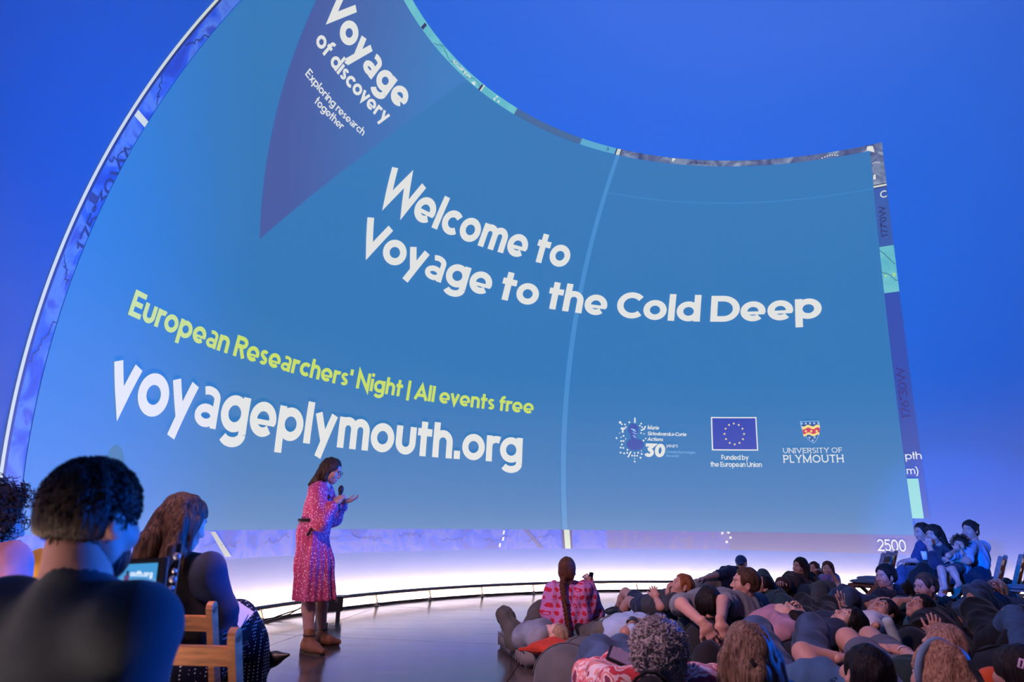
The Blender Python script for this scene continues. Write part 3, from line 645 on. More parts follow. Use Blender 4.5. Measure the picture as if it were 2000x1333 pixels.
def nets(f, lo, h):
    s = f < 0; nx, ny, nz = f.shape
    c = np.zeros((nx - 1, ny - 1, nz - 1), dtype=np.int8)
    cor = [(i, j, k) for i in (0, 1) for j in (0, 1) for k in (0, 1)]
    for i, j, k in cor: c += s[i:nx - 1 + i, j:ny - 1 + j, k:nz - 1 + k]
    m = (c > 0) & (c < 8); I = np.argwhere(m)
    if len(I) == 0: return np.zeros((0, 3), f32), np.zeros((0, 4), int)
    val = {q: f[I[:, 0] + q[0], I[:, 1] + q[1], I[:, 2] + q[2]] for q in cor}
    acc = np.zeros((len(I), 3), f32); cnt = np.zeros(len(I), f32)
    for a in cor:
        for ax_ in range(3):
            if a[ax_] == 0:
                b = list(a); b[ax_] = 1; b = tuple(b); va, vb = val[a], val[b]; x = (va < 0) != (vb < 0)
                t = np.where(x, va / np.where(x, va - vb, 1), 0); p = np.tile(np.array(a, f32), (len(I), 1)); p[:, ax_] = t
                acc[x] += p[x]; cnt[x] += 1
    V = lo + (I + acc / cnt[:, None]) * h
    vid = -np.ones(m.shape, dtype=np.int32); vid[m] = np.arange(len(I)); F = []
    for ax_ in range(3):
        o1, o2 = [q for q in range(3) if q != ax_]
        A = [slice(None)] * 3; B = [slice(None)] * 3; A[ax_] = slice(0, -1); B[ax_] = slice(1, None)
        sa, sb = s[tuple(A)], s[tuple(B)]; x = sa != sb
        E_ = np.argwhere(x); ok = (E_[:, o1] > 0) & (E_[:, o2] > 0) & (E_[:, o1] < f.shape[o1] - 1) & (E_[:, o2] < f.shape[o2] - 1); E_ = E_[ok]
        def cell(d1, d2):
            q = E_.copy(); q[:, o1] -= d1; q[:, o2] -= d2; return vid[q[:, 0], q[:, 1], q[:, 2]]
        q = np.stack([cell(1, 1), cell(0, 1), cell(0, 0), cell(1, 0)], -1); ins = sa[E_[:, 0], E_[:, 1], E_[:, 2]]
        if ax_ == 1: ins = ~ins
        q[~ins] = q[~ins][:, ::-1]; F.append(q)
    return V.astype(f32), np.concatenate(F)
def join(parts):
    V, F, o = [], [], 0
    for v, f in parts:
        V.append(v); F.append(f + o); o += len(v)
    return np.concatenate(V), np.concatenate(F)
def folds(amp, scale=9.0, seed=0, stretch=(1, 1, .45)):
    """cloth creases: a few warped waves"""
    r = np.random.default_rng(seed); ph = r.random(8) * 6.3; dirs = r.normal(size=(4, 3)); dirs /= np.linalg.norm(dirs, axis=1)[:, None]
    st = np.array(stretch)
    def fn(P):
        q = P * st * scale; w = np.sin(q @ dirs[0] * 1.3 + ph[0]) + np.sin(q @ dirs[1] * 1.7 + ph[1])
        return amp * (.6 * np.sin(q @ dirs[2] * 2.2 + 1.4 * w + ph[2]) + .4 * np.sin(q @ dirs[3] * 4.1 + 1.1 * w + ph[3]))
    return fn

# ------------------------------------------------------------------ people
def unit(v): v = np.asarray(v, dtype=float); return v / (np.linalg.norm(v) + 1e-9)
def frame(fwd, up):
    f = unit(fwd); r = unit(np.cross(f, up)); u = np.cross(r, f); return np.stack([r, f, u], 1)     # columns right, forward, up
def head_solid(C, H, s, male=True, child=False):
    S = Solid(); C = np.array(C); L = lambda x, y, z: C + H @ (np.array((x, y, z)) * s)
    j = 1.0 if male else .93
    if child: j = .9
    S.ball(L(0, -.012, .028), np.array((.074, .095, .088)) * s, .02, H)
    S.ball(L(0, .020, -.040), np.array((.060 * j, .070, .074)) * s, .035, H)
    S.ball(L(0, .066, -.094), .020 * s * j, .035); S.ball(L(.036 * j, .020, -.070), .024 * s * j, .03); S.ball(L(-.036 * j, .020, -.070), .024 * s * j, .03)
    S.cone(L(0, .090, .004), L(0, .108, -.034), .007 * s, .011 * s, .014); S.ball(L(.011, .098, -.037), .008 * s, .010); S.ball(L(-.011, .098, -.037), .008 * s, .010)
    S.cone(L(-.028, .080, .024), L(.028, .080, .024), .012 * s, .012 * s, .02)
    for e in (-1, 1):
        S.ball(L(e * .042, .058, -.028), .022 * s, .03)
        S.ball(L(e * .031, .096, .004), np.array((.017, .014, .011)) * s, .012, H, True)
        S.ball(L(e * .075, -.008, -.012), np.array((.009, .020, .032)) * s, .010, H @ np.array(Matrix.Rotation(-e * .35, 3, 'Z')))
        S.ball(L(e * .082, -.002, -.008), np.array((.007, .010, .018)) * s, .008, H, True)
    S.cone(L(-.020, .085, -.062), L(.020, .085, -.062), .0065 * s, .0065 * s, .008); S.cone(L(-.016, .084, -.074), L(.016, .084, -.074), .0075 * s, .0075 * s, .008)
    return S
def hand_solid(W, d, palm, s, thumb=1, curl=.5, spread=.16, fingers=(1, 1, 1, 1)):
    """wrist W, pointing along d, palm facing palm; curl in radians for each finger joint"""
    S = Solid(); d = unit(d); p = unit(np.array(palm) - np.dot(palm, d) * d); sd = np.cross(d, p) * thumb; W = np.array(W)
    S.cone(W - d * .03 * s, W + d * .02 * s, .024 * s, .026 * s, .02, (sd, 1.25))
    S.cone(W + d * .02 * s, W + d * .075 * s, .017 * s, .015 * s, .02, (sd, 2.4))
    for i, L in enumerate((.070, .080, .074, .058)):
        base = W + d * (.085 - .006 * abs(i - 1)) * s + sd * (.030 - .020 * i) * s; dd = unit(d + sd * (1.4 - i) * spread); a = 0; q = base; rr = .0088 - .0007 * (i == 3)
        cu = curl * fingers[i]
        for j, fr in enumerate((.46, .30, .24)):
            a += cu * (.9 if j else .7); nd = dd * math.cos(a) + p * math.sin(a); q2 = q + nd * L * fr * s
            S.cone(q, q2, rr * s * (1 - .08 * j), rr * s * (.93 - .08 * j), .005); q = q2
    q = W + d * .022 * s + sd * .026 * s; td = unit(d * .62 + sd * .75 + p * .25)
    S.cone(q, q + td * .040 * s, .014 * s, .011 * s, .012); q = q + td * .040 * s; td = unit(d * .85 + sd * .35 + p * (.25 + curl * .5))
    S.cone(q, q + td * .030 * s, .0105 * s, .009 * s, .006); q = q + td * .03 * s; S.cone(q, q + unit(td + p * curl * .4) * .024 * s, .0092 * s, .0072 * s, .005)
    return S
def P_(p):
    """a joint: (pixel x, pixel y, distance) or an array already in the hall"""
    if p is None: return None
    if isinstance(p, np.ndarray): return p
    return np.array(at(p)[:])
SKIN = {}
def skin(name, c): SKIN[name] = mat('skin_' + name, c, .55, var=.06, vscale=14, bump=.03, bscale=160, sss=.12)
skin('fair', (.50, .28, .22)); skin('warm', (.44, .24, .18)); skin('tan', (.34, .19, .14)); skin('pale', (.58, .37, .31))
m_eye = mat('eye_white', (.72, .70, .68), .25); m_iris = mat('eye_iris', (.03, .025, .02), .2)
m_lip = mat('lip_rose', (.45, .17, .16), .45)
def ballmesh(c, r, n=10, m=7, R=None):
    V = []; F = []
    for i in range(m + 1):
        for k in range(n): t, p = PI * i / m, 2 * PI * k / n; V.append((math.sin(t) * math.cos(p), math.sin(t) * math.sin(p), math.cos(t)))
    V = np.array(V) * np.array(r); V = V @ (np.array(R).T if R is not None else np.eye(3)) + np.array(c)
    for i in range(m):
        for k in range(n): F.append((i * n + k, (i + 1) * n + k, (i + 1) * n + (k + 1) % n, i * n + (k + 1) % n))
    return V, np.array(F)
def hair_mat(name, c, c2=None, sc=(34, 34, 4), rough=.52):
    if 'hair_' + name in _M: return _M['hair_' + name]
    m = bpy.data.materials.new('hair_' + name); m.use_nodes = True; N, L = nodes(m); b = N['Principled BSDF']; b.inputs['Roughness'].default_value = rough; b.inputs['Specular IOR Level'].default_value = .18
    tc = N.new('ShaderNodeTexCoord'); mp = N.new('ShaderNodeMapping'); mp.inputs['Scale'].default_value = sc; L.new(tc.outputs['Object'], mp.inputs['Vector'])
    t = N.new('ShaderNodeTexNoise'); t.inputs['Scale'].default_value = 3.4; t.inputs['Detail'].default_value = 5; t.inputs['Distortion'].default_value = .6; L.new(mp.outputs[0], t.inputs['Vector'])
    r = N.new('ShaderNodeValToRGB'); L.new(t.outputs['Fac'], r.inputs['Fac']); c2 = c2 or tuple(min(1, q * 2.2 + .01) for q in c)
    r.color_ramp.elements[0].position = .36; r.color_ramp.elements[0].color = (*c, 1); r.color_ramp.elements[1].position = .68; r.color_ramp.elements[1].color = (*c2, 1); L.new(r.outputs[0], b.inputs['Base Color'])
    bp = N.new('ShaderNodeBump'); bp.inputs['Strength'].default_value = .7; bp.inputs['Distance'].default_value = .012; L.new(t.outputs['Fac'], bp.inputs['Height']); L.new(bp.outputs[0], b.inputs['Normal'])
    _M['hair_' + name] = m; return m
H_DARK = hair_mat('dark', (.010, .007, .006)); H_BLACK = hair_mat('black', (.005, .004, .005), (.016, .013, .014)); H_BROWN = hair_mat('brown', (.035, .018, .010), (.10, .055, .032)); H_GINGER = hair_mat('ginger', (.16, .05, .015), (.34, .12, .04))
H_BLOND = hair_mat('blond', (.20, .12, .06), (.52, .36, .22)); H_GREY = hair_mat('grey', (.22, .20, .20), (.62, .58, .58)); H_SALT = hair_mat('salt', (.10, .08, .08), (.34, .28, .26)); H_FAIR = hair_mat('fair_child', (.22, .14, .09), (.46, .33, .22))
H_AUB = hair_mat('auburn', (.05, .018, .010), (.15, .06, .03))
def hair_solid(C, H, s, style='short', thick=.012):
    S = Solid(); C = np.array(C); L = lambda x, y, z: C + H @ (np.array((x, y, z)) * s); t = thick
    S.ball(L(0, -.014, .030), np.array((.074 + t, .095 + t, .088 + t)) * s, .02, H)
    if style in ('short', 'crop'): S.ball(L(0, -.045, -.012), np.array((.068 + t * .5, .056 + t * .5, .058)) * s, .02, H)
    else: S.ball(L(0, -.045, -.02), np.array((.070 + t * .7, .062 + t * .6, .075)) * s, .02, H)
    if style in ('short', 'crop'):
        S.ball(L(0, .106, -.020), np.array((.082, .080, .098)) * s, .03, H, True); S.ball(L(0, .01, -.118), np.array((.14, .15, .070)) * s, .035, H, True)
        for e in (-1, 1): S.ball(L(e * .092, .004, -.024), np.array((.022, .032, .048)) * s, .018, H, True)
    else:
        S.ball(L(0, .112, -.034), np.array((.068, .088, .104)) * s, .028, H, True)
    return S

PERS = []
def person(label, head, look=(0, -1, 0), up=(0, 0, 1), s=1.0, neck=None, chest=None, pelvis=None, lat=None, sh=None, el=None, wr=None, hip=None, kn=None, an=None, toe=None,
           hands=None, top=None, pants=None, shoes=None, socks=None, hair='short', hmat=None, sk='fair', vox=.012, male=True, child=False, beard=None, brows=True, eyes=True, glasses=None, extra=None, hsc=None,
           thick=.010, locks=None, girth=1.0, mname='person', neck_r=1.0, headvox=None, cap=None, hdisp=None):
    s_ = s; hs = (hsc or s)
    Hd = P_(head); H = frame(look, up); sh = [P_(q) for q in sh]; pelvis = P_(pelvis); shc = (sh[0] + sh[1]) / 2
    neck = P_(neck) if neck is not None else shc + (Hd - shc) * .25
    lat = unit(sh[1] - sh[0]) if lat is None else unit(lat)
    spine = unit(shc - pelvis); lat = unit(lat - np.dot(lat, spine) * spine); fr = np.cross(spine, lat)
    hip = [P_(q) for q in hip] if hip else [pelvis - lat * .085 * s, pelvis + lat * .085 * s]
    el = [P_(q) for q in el] if el else [None, None]; wr = [P_(q) for q in wr] if wr else [None, None]
    kn = [P_(q) for q in kn] if kn else [None, None]; an = [P_(q) for q in an] if an else [None, None]; toe = [P_(q) for q in toe] if toe else [None, None]
    base = np.array((pelvis[0], pelvis[1], 0.0)); pts = [q for q in [Hd, pelvis] + sh + el + wr + kn + an + toe if q is not None]
    base[2] = max(0.0, min(q[2] for q in pts) - .06)
    root = empty(mname, base); tag(root, label, 'person'); PERS.append((label, pelvis, shc, lat, spine, s))
    def put(name, mesh, m, lab=None):
        if len(mesh[0]) == 0: return None
        o = obj(name, mesh[0] - base, mesh[1], m, root)
        if lab: o['label'] = lab
        return o
    def torso(S, g=0.0, k=.06):
        w = girth
        S.chain([pelvis - spine * .02, pelvis + spine * .10 * s, shc - spine * .20 * s, shc - spine * .10 * s], [(.105 + g) * s * w, (.095 + g) * s * w, (.105 + g) * s * w, (.100 + g) * s * w], k, (lat, 1.45))
        S.cone(sh[0] + lat * .02, sh[1] - lat * .02, (.058 + g) * s, (.058 + g) * s, k); S.cone(shc - spine * .03 * s, neck, (.07 + g) * s, (.05 + g * .3) * s, .05)
        return S
    def arm(S, i, f0=0, f1=2, g=0.0, k=.03):
        if el[i] is None: return
        r = [.056, .046, .043, .029]
        if f1 <= 1:
            e = sh[i] + (el[i] - sh[i]) * f1; S.cone(sh[i], e, (r[0] + g) * s, (r[0] + (r[1] - r[0]) * f1 + g) * s, k)
        else:
            S.cone(sh[i], el[i], (r[0] + g) * s, (r[1] + g) * s, k)
            if wr[i] is not None: e = el[i] + (wr[i] - el[i]) * (f1 - 1); S.cone(el[i], e, (r[2] + g) * s, (r[2] + (r[3] - r[2]) * (f1 - 1) + g) * s, k)
    def leg(S, i, f1=2, g=0.0, k=.04):
        if kn[i] is None: return
        r = [.088, .060, .058, .040]
        if f1 <= 1: e = hip[i] + (kn[i] - hip[i]) * f1; S.cone(hip[i], e, (r[0] + g) * s, (r[0] + (r[1] - r[0]) * f1 + g) * s, k)
        else:
            S.cone(hip[i], kn[i], (r[0] + g) * s, (r[1] + g) * s, k)
            if an[i] is not None:
                e = kn[i] + (an[i] - kn[i]) * (f1 - 1); mid = kn[i] + (an[i] - kn[i]) * min(.32, (f1 - 1) * .5); S.cone(kn[i], mid, (r[2] + g) * s, (r[2] + .002 + g) * s, k); S.cone(mid, e, (r[2] + .002 + g) * s, (r[2] + (r[3] - r[2]) * (f1 - 1) + g) * s, k)
    # body
    B = torso(Solid(), -.012)
    for i in (0, 1): arm(B, i, k=.02); leg(B, i, k=.03)
    for i in (0, 1):
        if an[i] is not None and toe[i] is not None: B.chain([an[i], an[i] + (toe[i] - an[i]) * .35, toe[i]], [.040 * s, .036 * s, .026 * s], .02)
    B.cone(neck - spine * .02, Hd + H @ (np.array((0, -.022, -.06)) * hs), .060 * s * neck_r, .053 * hs * neck_r, .03)
    parts = [B.mesh(vox * 1.5), head_solid(Hd, H, hs, male, child).mesh(headvox or vox * .62)]
    for i in (0, 1):
        if wr[i] is not None and hands and hands[i]:
            hd = dict(hands[i]); d = hd.pop('d', None); d = unit(wr[i] - el[i]) if d is None else unit(d); parts.append(hand_solid(wr[i], d, hd.pop('palm', (0, 0, -1)), s, **hd).mesh(max(.005, vox * .5)))
    put('body', join(parts), SKIN[sk])
    L = lambda x, y, z: Hd + H @ (np.array((x, y, z)) * hs)
    if eyes:
        for e in (-1, 1):
            c = L(e * .031, .0735, .004); a = ballmesh(c, np.array((.0125, .0115, .0085)) * hs, R=H); b2 = ballmesh(c + H @ (np.array((0, .0062, 0)) * hs), .0068 * hs); nf = len(a[1])
            V, F = join([a, b2]); obj('eye', V - base, F, None, root, mats=[m_eye, m_iris], fm=[0] * nf + [1] * len(b2[1]))
        S = Solid(); S.cone(L(-.017, .0895, -.064), L(.017, .0895, -.064), .0055 * hs, .0055 * hs, .004); S.cone(L(-.013, .088, -.073), L(.013, .088, -.073), .006 * hs, .006 * hs, .004); put('lips', S.mesh(.005), m_lip)
    hm = hmat or H_DARK
    if brows and eyes:
        for e in (-1, 1): S = Solid(); S.cone(L(e * .016, .093, .024), L(e * .046, .080, .026), .0045 * hs, .003 * hs, .004); put('eyebrow', S.mesh(.004), hm)
    if hair and hair != 'bald':
        S = hair_solid(Hd, H, hs, hair, thick)
        if locks:
            for q in locks: S.chain([L(*c) if len(c) == 3 else P_(tuple(c[1:])) for c in q[0]], [x * hs for x in q[1]], .02)
        S.disp = hdisp or folds(.0050, 40, 3, (1, 1, .35)); put('hair', S.mesh(max(.006, vox * .68)), hm)
    if beard:
        S = Solid(); S.ball(L(0, .036, -.072), np.array((.064, .066, .060)) * hs, .02, H); S.ball(L(0, .085, -.030), np.array((.050, .060, .034)) * hs, .012, H, True); S.ball(L(0, .10, -.067), np.array((.022, .03, .012)) * hs, .01, H, True); S.ball(L(0, -.06, -.06), np.array((.12, .09, .12)) * hs, .01, H, True); put('beard', S.mesh(.006), beard)
    if cap:
        S = Solid(); S.ball(L(0, -.010, .040), np.array((.089, .108, .092)) * hs, .01, H); S.plane(L(0, 0, .030), -H[:, 2]); S.cone(L(-.035, .10, .042), L(.035, .10, .042), .010 * hs, .010 * hs, .01); S.ball(L(0, .125, .036), np.array((.066, .060, .007)) * hs, .012, H); put('cap', S.mesh(.006), cap)
    if glasses:
        bm = bmesh.new()
        for e in (-1, 1):
            add_tube(bm, [L(e * .033 + .024 * math.cos(t), .103, .002 + .019 * math.sin(t)) - base for t in np.linspace(0, 2 * PI, 15)], .0022 * hs, 5, False)
            add_tube(bm, [L(e * .058, .100, .006) - base, L(e * .080, .05, .006) - base, L(e * .081, -.01, .004) - base], .002 * hs, 5)
        add_tube(bm, [L(-.010, .106, .004) - base, L(.010, .106, .004) - base], .0022 * hs, 5); bm_obj('glasses', bm, glasses, root, True)
    # clothes
    if top:
        t = dict(top); m = t['m']; sv = t.get('sleeve', .55); g = t.get('g', .016); S = torso(Solid(), g)
        svs = sv if isinstance(sv, (list, tuple)) else (sv, sv)
        for i in (0, 1): arm(S, i, 0, svs[i], g + t.get('sg', .004), .035)
        if t.get('hood'): S.ball(neck - fr * .05 * s, np.array((.10, .07, .07)) * s, .05, np.stack([lat, fr, spine], 1))
        if t.get('collar', True) and not t.get('hood'): S.ball(neck + unit(Hd - neck) * .035 * s + fr * .02 * s, .060 * s, .01, None, True)
        S.disp = folds(t.get('f', .006) * 1.6, 17, t.get('seed', 1) + int(Hd[0] * 97) % 50)
        S.plane(pelvis - spine * t.get('hem', .10) * s, -spine) if t.get('hemcut', True) else None
        put('shirt' if 'name' not in t else t['name'], S.mesh(vox * 1.18), m, t.get('label'))
    if pants:
        t = dict(pants); g = t.get('g', .014); S = Solid(); S.cone(pelvis - lat * .03 * s, pelvis + lat * .03 * s, (.105 + g) * s, (.105 + g) * s, .05, (lat, 1.25)); S.cone(pelvis, pelvis + spine * .10 * s, (.10 + g * .7) * s, (.09 + g * .7) * s, .05, (lat, 1.4))
        ln = t.get('len', 1.92)
        for i in (0, 1): leg(S, i, ln, g, .045)
        S.disp = folds(t.get('f', .007) * 1.5, 16, t.get('seed', 2) + int(Hd[0] * 97) % 50); put(t.get('name', 'trousers'), S.mesh(vox * 1.18), t['m'], t.get('label'))
    if socks:
        for i in (0, 1):
            if an[i] is not None: S = Solid(); S.chain([kn[i] + (an[i] - kn[i]) * .72, an[i], an[i] + (toe[i] - an[i]) * .35, toe[i]], [.050 * s, .046 * s, .042 * s, .032 * s], .02); put('sock', S.mesh(vox), socks)
    if shoes:
        for i in (0, 1):
            if an[i] is not None and toe[i] is not None: S = Solid(); S.chain([an[i] - (toe[i] - an[i]) * .16, an[i] + (toe[i] - an[i]) * .4, toe[i]], [.048 * s, .046 * s, .036 * s], .03); put('shoe', S.mesh(max(.008, vox * .8)), shoes)
    if extra: extra(root, base, L, H, dict(sh=sh, el=el, wr=wr, kn=kn, an=an, neck=neck, pelvis=pelvis, shc=shc, lat=lat, fr=fr, spine=spine, Hd=Hd, put=put))
    return root
# ------------------------------------------------------------------ cloth materials
def cloth(name, c, var=.18, rough=.85, bscale=240): return mat('cloth_' + name, c, rough, var=var, vscale=7, bump=.12, bscale=bscale, sheen=.1, spec=.25)
K_NAVY = cloth('navy', (.018, .026, .062)); K_BLACK = cloth('black', (.008, .008, .010)); K_JEANS = cloth('jeans', (.040, .075, .16), .35, .85, 420); K_LJEANS = cloth('pale_jeans', (.12, .20, .30), .3); K_CHAR = cloth('charcoal', (.045, .052, .062))
K_GREY = cloth('grey_marl', (.16, .18, .21), .15); K_OLIVE = cloth('olive', (.085, .085, .072)); K_HOOD = cloth('grey_hoodie', (.23, .26, .32), .15); K_TEAL = cloth('teal', (.035, .10, .12)); K_PINK = cloth('pink', (.62, .27, .30)); K_MUST = cloth('mustard', (.50, .30, .05))
K_WHITE = cloth('white', (.66, .66, .70), .06); K_LBLUE = cloth('light_blue', (.30, .42, .60), .1); K_BLUE = cloth('blue_shirt', (.035, .06, .16)); K_DENIM = cloth('denim', (.045, .10, .20), .3); K_KHAKI = cloth('khaki', (.34, .29, .21), .15); K_PURP = cloth('lilac', (.28, .20, .38)); K_ROSE = cloth('rose', (.42, .24, .34)); K_BROWNF = cloth('brown_fleece', (.055, .035, .026), .5, .95, 90); K_SHORT = cloth('grey_shorts', (.10, .12, .17))
K_DTEAL = cloth('dark_teal', (.020, .045, .062)); K_DGREEN = cloth('dark_green', (.012, .030, .030)); K_SLATE = cloth('slate_tee', (.045, .060, .070), .12)
m_blackshoe = mat('shoe_black_suede', (.006, .006, .007), .5); m_tan = mat('boot_tan_suede', (.25, .105, .045), .75, var=.25, vscale=20, bump=.1, bscale=200); m_sole = mat('boot_sole', (.05, .025, .015), .6)
def dotted(name, base, dot, scale, size, rand=1.0):
    m = bpy.data.materials.new('cloth_' + name); m.use_nodes = True; N, L = nodes(m); b = N['Principled BSDF']; b.inputs['Roughness'].default_value = .85; b.inputs['Specular IOR Level'].default_value = .2
    tc = N.new('ShaderNodeTexCoord'); v = N.new('ShaderNodeTexVoronoi'); v.inputs['Scale'].default_value = scale; v.inputs['Randomness'].default_value = rand; L.new(tc.outputs['Object'], v.inputs['Vector'])
    r = N.new('ShaderNodeValToRGB'); r.color_ramp.interpolation = 'CONSTANT' if rand < .5 else 'LINEAR'; L.new(v.outputs['Distance'], r.inputs['Fac']); r.color_ramp.elements[0].position = size if rand >= .5 else 0; r.color_ramp.elements[0].color = (*dot, 1); r.color_ramp.elements[1].position = size + (.06 if rand >= .5 else 0); r.color_ramp.elements[1].color = (*base, 1); L.new(r.outputs[0], b.inputs['Base Color']); return m
K_DRESS = dotted('floral_dress', (.46, .06, .16), (.85, .60, .66), 58, .25); K_POLKA = dotted('polka', (.010, .012, .022), (.72, .72, .76), 62, .24, .12)
def patches(name, cols, scale):
    m = bpy.data.materials.new('cloth_' + name); m.use_nodes = True; N, L = nodes(m); b = N['Principled BSDF']; b.inputs['Roughness'].default_value = .8
    tc = N.new('ShaderNodeTexCoord'); t = N.new('ShaderNodeTexNoise'); t.inputs['Scale'].default_value = scale; t.inputs['Detail'].default_value = 1.5; t.inputs['Distortion'].default_value = 1.5; L.new(tc.outputs['Object'], t.inputs['Vector']); r = N.new('ShaderNodeValToRGB'); r.color_ramp.interpolation = 'CONSTANT'; L.new(t.outputs['Fac'], r.inputs['Fac'])
    r.color_ramp.elements[0].color = (*cols[0], 1); r.color_ramp.elements[1].position = .36 + .28 * (len(cols) - 1) / len(cols); r.color_ramp.elements[1].color = (*cols[-1], 1)
    for i, c in enumerate(cols[1:-1]): e = r.color_ramp.elements.new(.36 + .28 * (i + 1) / len(cols)); e.color = (*c, 1)
    L.new(r.outputs[0], b.inputs['Base Color']); return m
K_FLORAL = patches('red_floral', [(.55, .04, .06), (.78, .62, .62), (.66, .10, .12), (.72, .30, .22), (.80, .66, .66), (.22, .02, .06)], 8)
# hearts knitted into a pink jumper
def hearts(name, base, ink, cell):
    m = bpy.data.materials.new('cloth_' + name); m.use_nodes = True; N, L = nodes(m); b = N['Principled BSDF']; b.inputs['Roughness'].default_value = .9
    def math_(op, a, c=None):
        n = N.new('ShaderNodeMath'); n.operation = op
        for i, q in enumerate((a, c)):
            if q is None: continue
            if isinstance(q, (int, float)): n.inputs[i].default_value = q
            else: L.new(q, n.inputs[i])
        return n.outputs[0]
    tc = N.new('ShaderNodeTexCoord'); sx = N.new('ShaderNodeSeparateXYZ'); L.new(tc.outputs['Object'], sx.inputs[0])
    u = math_('DIVIDE', math_('ADD', sx.outputs['X'], math_('MULTIPLY', sx.outputs['Y'], .8)), cell); v = math_('DIVIDE', sx.outputs['Z'], cell)
    row = math_('FLOOR', v); u = math_('ADD', u, math_('MULTIPLY', row, .5)); col = math_('FLOOR', u)
    wn = N.new('ShaderNodeTexWhiteNoise'); wn.noise_dimensions = '2D'; cb = N.new('ShaderNodeCombineXYZ'); L.new(col, cb.inputs[0]); L.new(row, cb.inputs[1]); L.new(cb.outputs[0], wn.inputs['Vector'])
    x = math_('MULTIPLY', math_('SUBTRACT', math_('FRACT', u), .5), 3.5); y = math_('MULTIPLY', math_('SUBTRACT', math_('FRACT', v), .46), 3.5)
    an = math_('MULTIPLY', math_('SUBTRACT', wn.outputs['Value'], .5), 2.2); c_, s_ = math_('COSINE', an), math_('SINE', an)
    X = math_('SUBTRACT', math_('MULTIPLY', x, c_), math_('MULTIPLY', y, s_)); Y = math_('ADD', math_('MULTIPLY', x, s_), math_('MULTIPLY', y, c_))
    x2 = math_('MULTIPLY', X, X); y2 = math_('MULTIPLY', Y, Y); q = math_('SUBTRACT', math_('ADD', x2, y2), 1.0)
    h = math_('SUBTRACT', math_('MULTIPLY', math_('MULTIPLY', q, q), q), math_('MULTIPLY', math_('MULTIPLY', x2, y2), Y))
    ins = math_('LESS_THAN', h, 0.0); hole = math_('MULTIPLY', math_('LESS_THAN', math_('ADD', x2, math_('MULTIPLY', y2, .9)), .22), math_('GREATER_THAN', wn.outputs['Value'], .5)); fac = math_('SUBTRACT', ins, hole)
    mx = N.new('ShaderNodeMix'); mx.data_type = 'RGBA'; L.new(fac, mx.inputs['Factor']); mx.inputs[6].default_value = (*base, 1); mx.inputs[7].default_value = (*ink, 1); L.new(mx.outputs[2], b.inputs['Base Color'])
    t = N.new('ShaderNodeTexNoise'); t.inputs['Scale'].default_value = 160; L.new(tc.outputs['Object'], t.inputs['Vector']); bp = N.new('ShaderNodeBump'); bp.inputs['Strength'].default_value = .4; bp.inputs['Distance'].default_value = .006; L.new(t.outputs['Fac'], bp.inputs['Height']); L.new(bp.outputs[0], b.inputs['Normal']); return m
K_HEART = hearts('heart_jumper', (.52, .21, .48), (.50, .012, .045), .066)
m_wood = mat('wood_beech', (.50, .21, .085), .42, var=.28, vscale=5, stretch=(2, 2, 14), bump=.03, bscale=40); m_woodd = mat('wood_stained', (.20, .085, .045), .42, var=.3, vscale=5, stretch=(2, 2, 14)); m_pad = cloth('seat_pad', (.10, .13, .19))

# ------------------------------------------------------------------ folding chairs
def folding_chair(loc, rz, label, m, group=None, h=.83, w=.43):
    r = empty('folding_chair', loc, rz); tag(r, label, 'chair', group); x = w / 2 - .018
    for s in (-1, 1):
        bm = bmesh.new(); P = [(-.30, h), (-.27, h - .10), (-.185, .47), (.02, .25), (.23, .0)]
        add_bar(bm, (s * x, -.295, h), (s * x, -.16, .43), .026, .048, (0, 1, 0)); add_bar(bm, (s * x, -.165, .445), (s * x, .24, .006), .024, .042, (0, 1, 0))
        rr = bmesh.ops.create_cone(bm, cap_ends=True, segments=14, radius1=.024, radius2=.024, depth=.026); bmesh.ops.transform(bm, matrix=Matrix.Translation((s * x, -.295, h)) @ Matrix.Rotation(PI / 2, 4, 'Y'), verts=rr['verts']); bm_obj('post', bm, m, r)
        bm = bmesh.new(); add_bar(bm, (s * (x - .032), .15, .425), (s * (x - .032), -.26, .006), .022, .040, (0, 1, 0)); bm_obj('leg', bm, m, r)
    for z, t in ((h - .065, .065), (h - .185, .05)):
        bm = bmesh.new(); y = -.295 + (h - z) * .335; add_box(bm, (0, y, z), (w - .06, .014, t), Matrix.Rotation(.32, 3, 'X')); bm_obj('back_slat', bm, m, r, False, .003)
    bm = bmesh.new()
    add_box(bm, (0, -.0, .437), (w - .075, .36, .022)); bm_obj('seat', bm, m, r, False, .005)
    for (y, z, ww) in ((.155, .09, w - .06), (-.215, .05, w - .12), (-.13, .18, w - .12)):
        bm = bmesh.new(); add_box(bm, (0, y, z), (ww, .016, .034), Matrix.Rotation(.8 if y > 0 else -.8, 3, 'X')); bm_obj('stretcher', bm, m, r)
    return r
def cushion_pad(loc, rz, label, m):
    S = Solid(); S.ball((0, 0, .022), (.20, .20, .030), .01); S.disp = folds(.004, 20, 4); V, F = S.mesh(.012); o = obj('seat_cushion', V, F, m); o.location = (loc[0], loc[1], .4495); o.rotation_euler = (0, 0, rz); tag(o, label, 'cushion')
pa = at((392, 1190, 2.98)); folding_chair((-1.39, 3.24, 0), math.radians(-4), 'beech folding chair that the woman in the polka-dot skirt sits on', m_wood)
folding_chair((-1.045, 2.59, 0), math.radians(-3), 'empty beech folding chair nearest the camera, right of the man with the beard', m_wood)
folding_chair((-.83, 1.42, 0), math.radians(-14), 'beech folding chair under the man with the beard in the foreground', m_wood)
folding_chair((-1.93, 2.62, 0), math.radians(-8), 'beech folding chair under the curly-haired person in pink at the left edge', m_wood)
folding_chair((-1.98, 3.42, 0), math.radians(-10), 'beech folding chair under the person in the mustard top, behind the bearded man', m_wood)

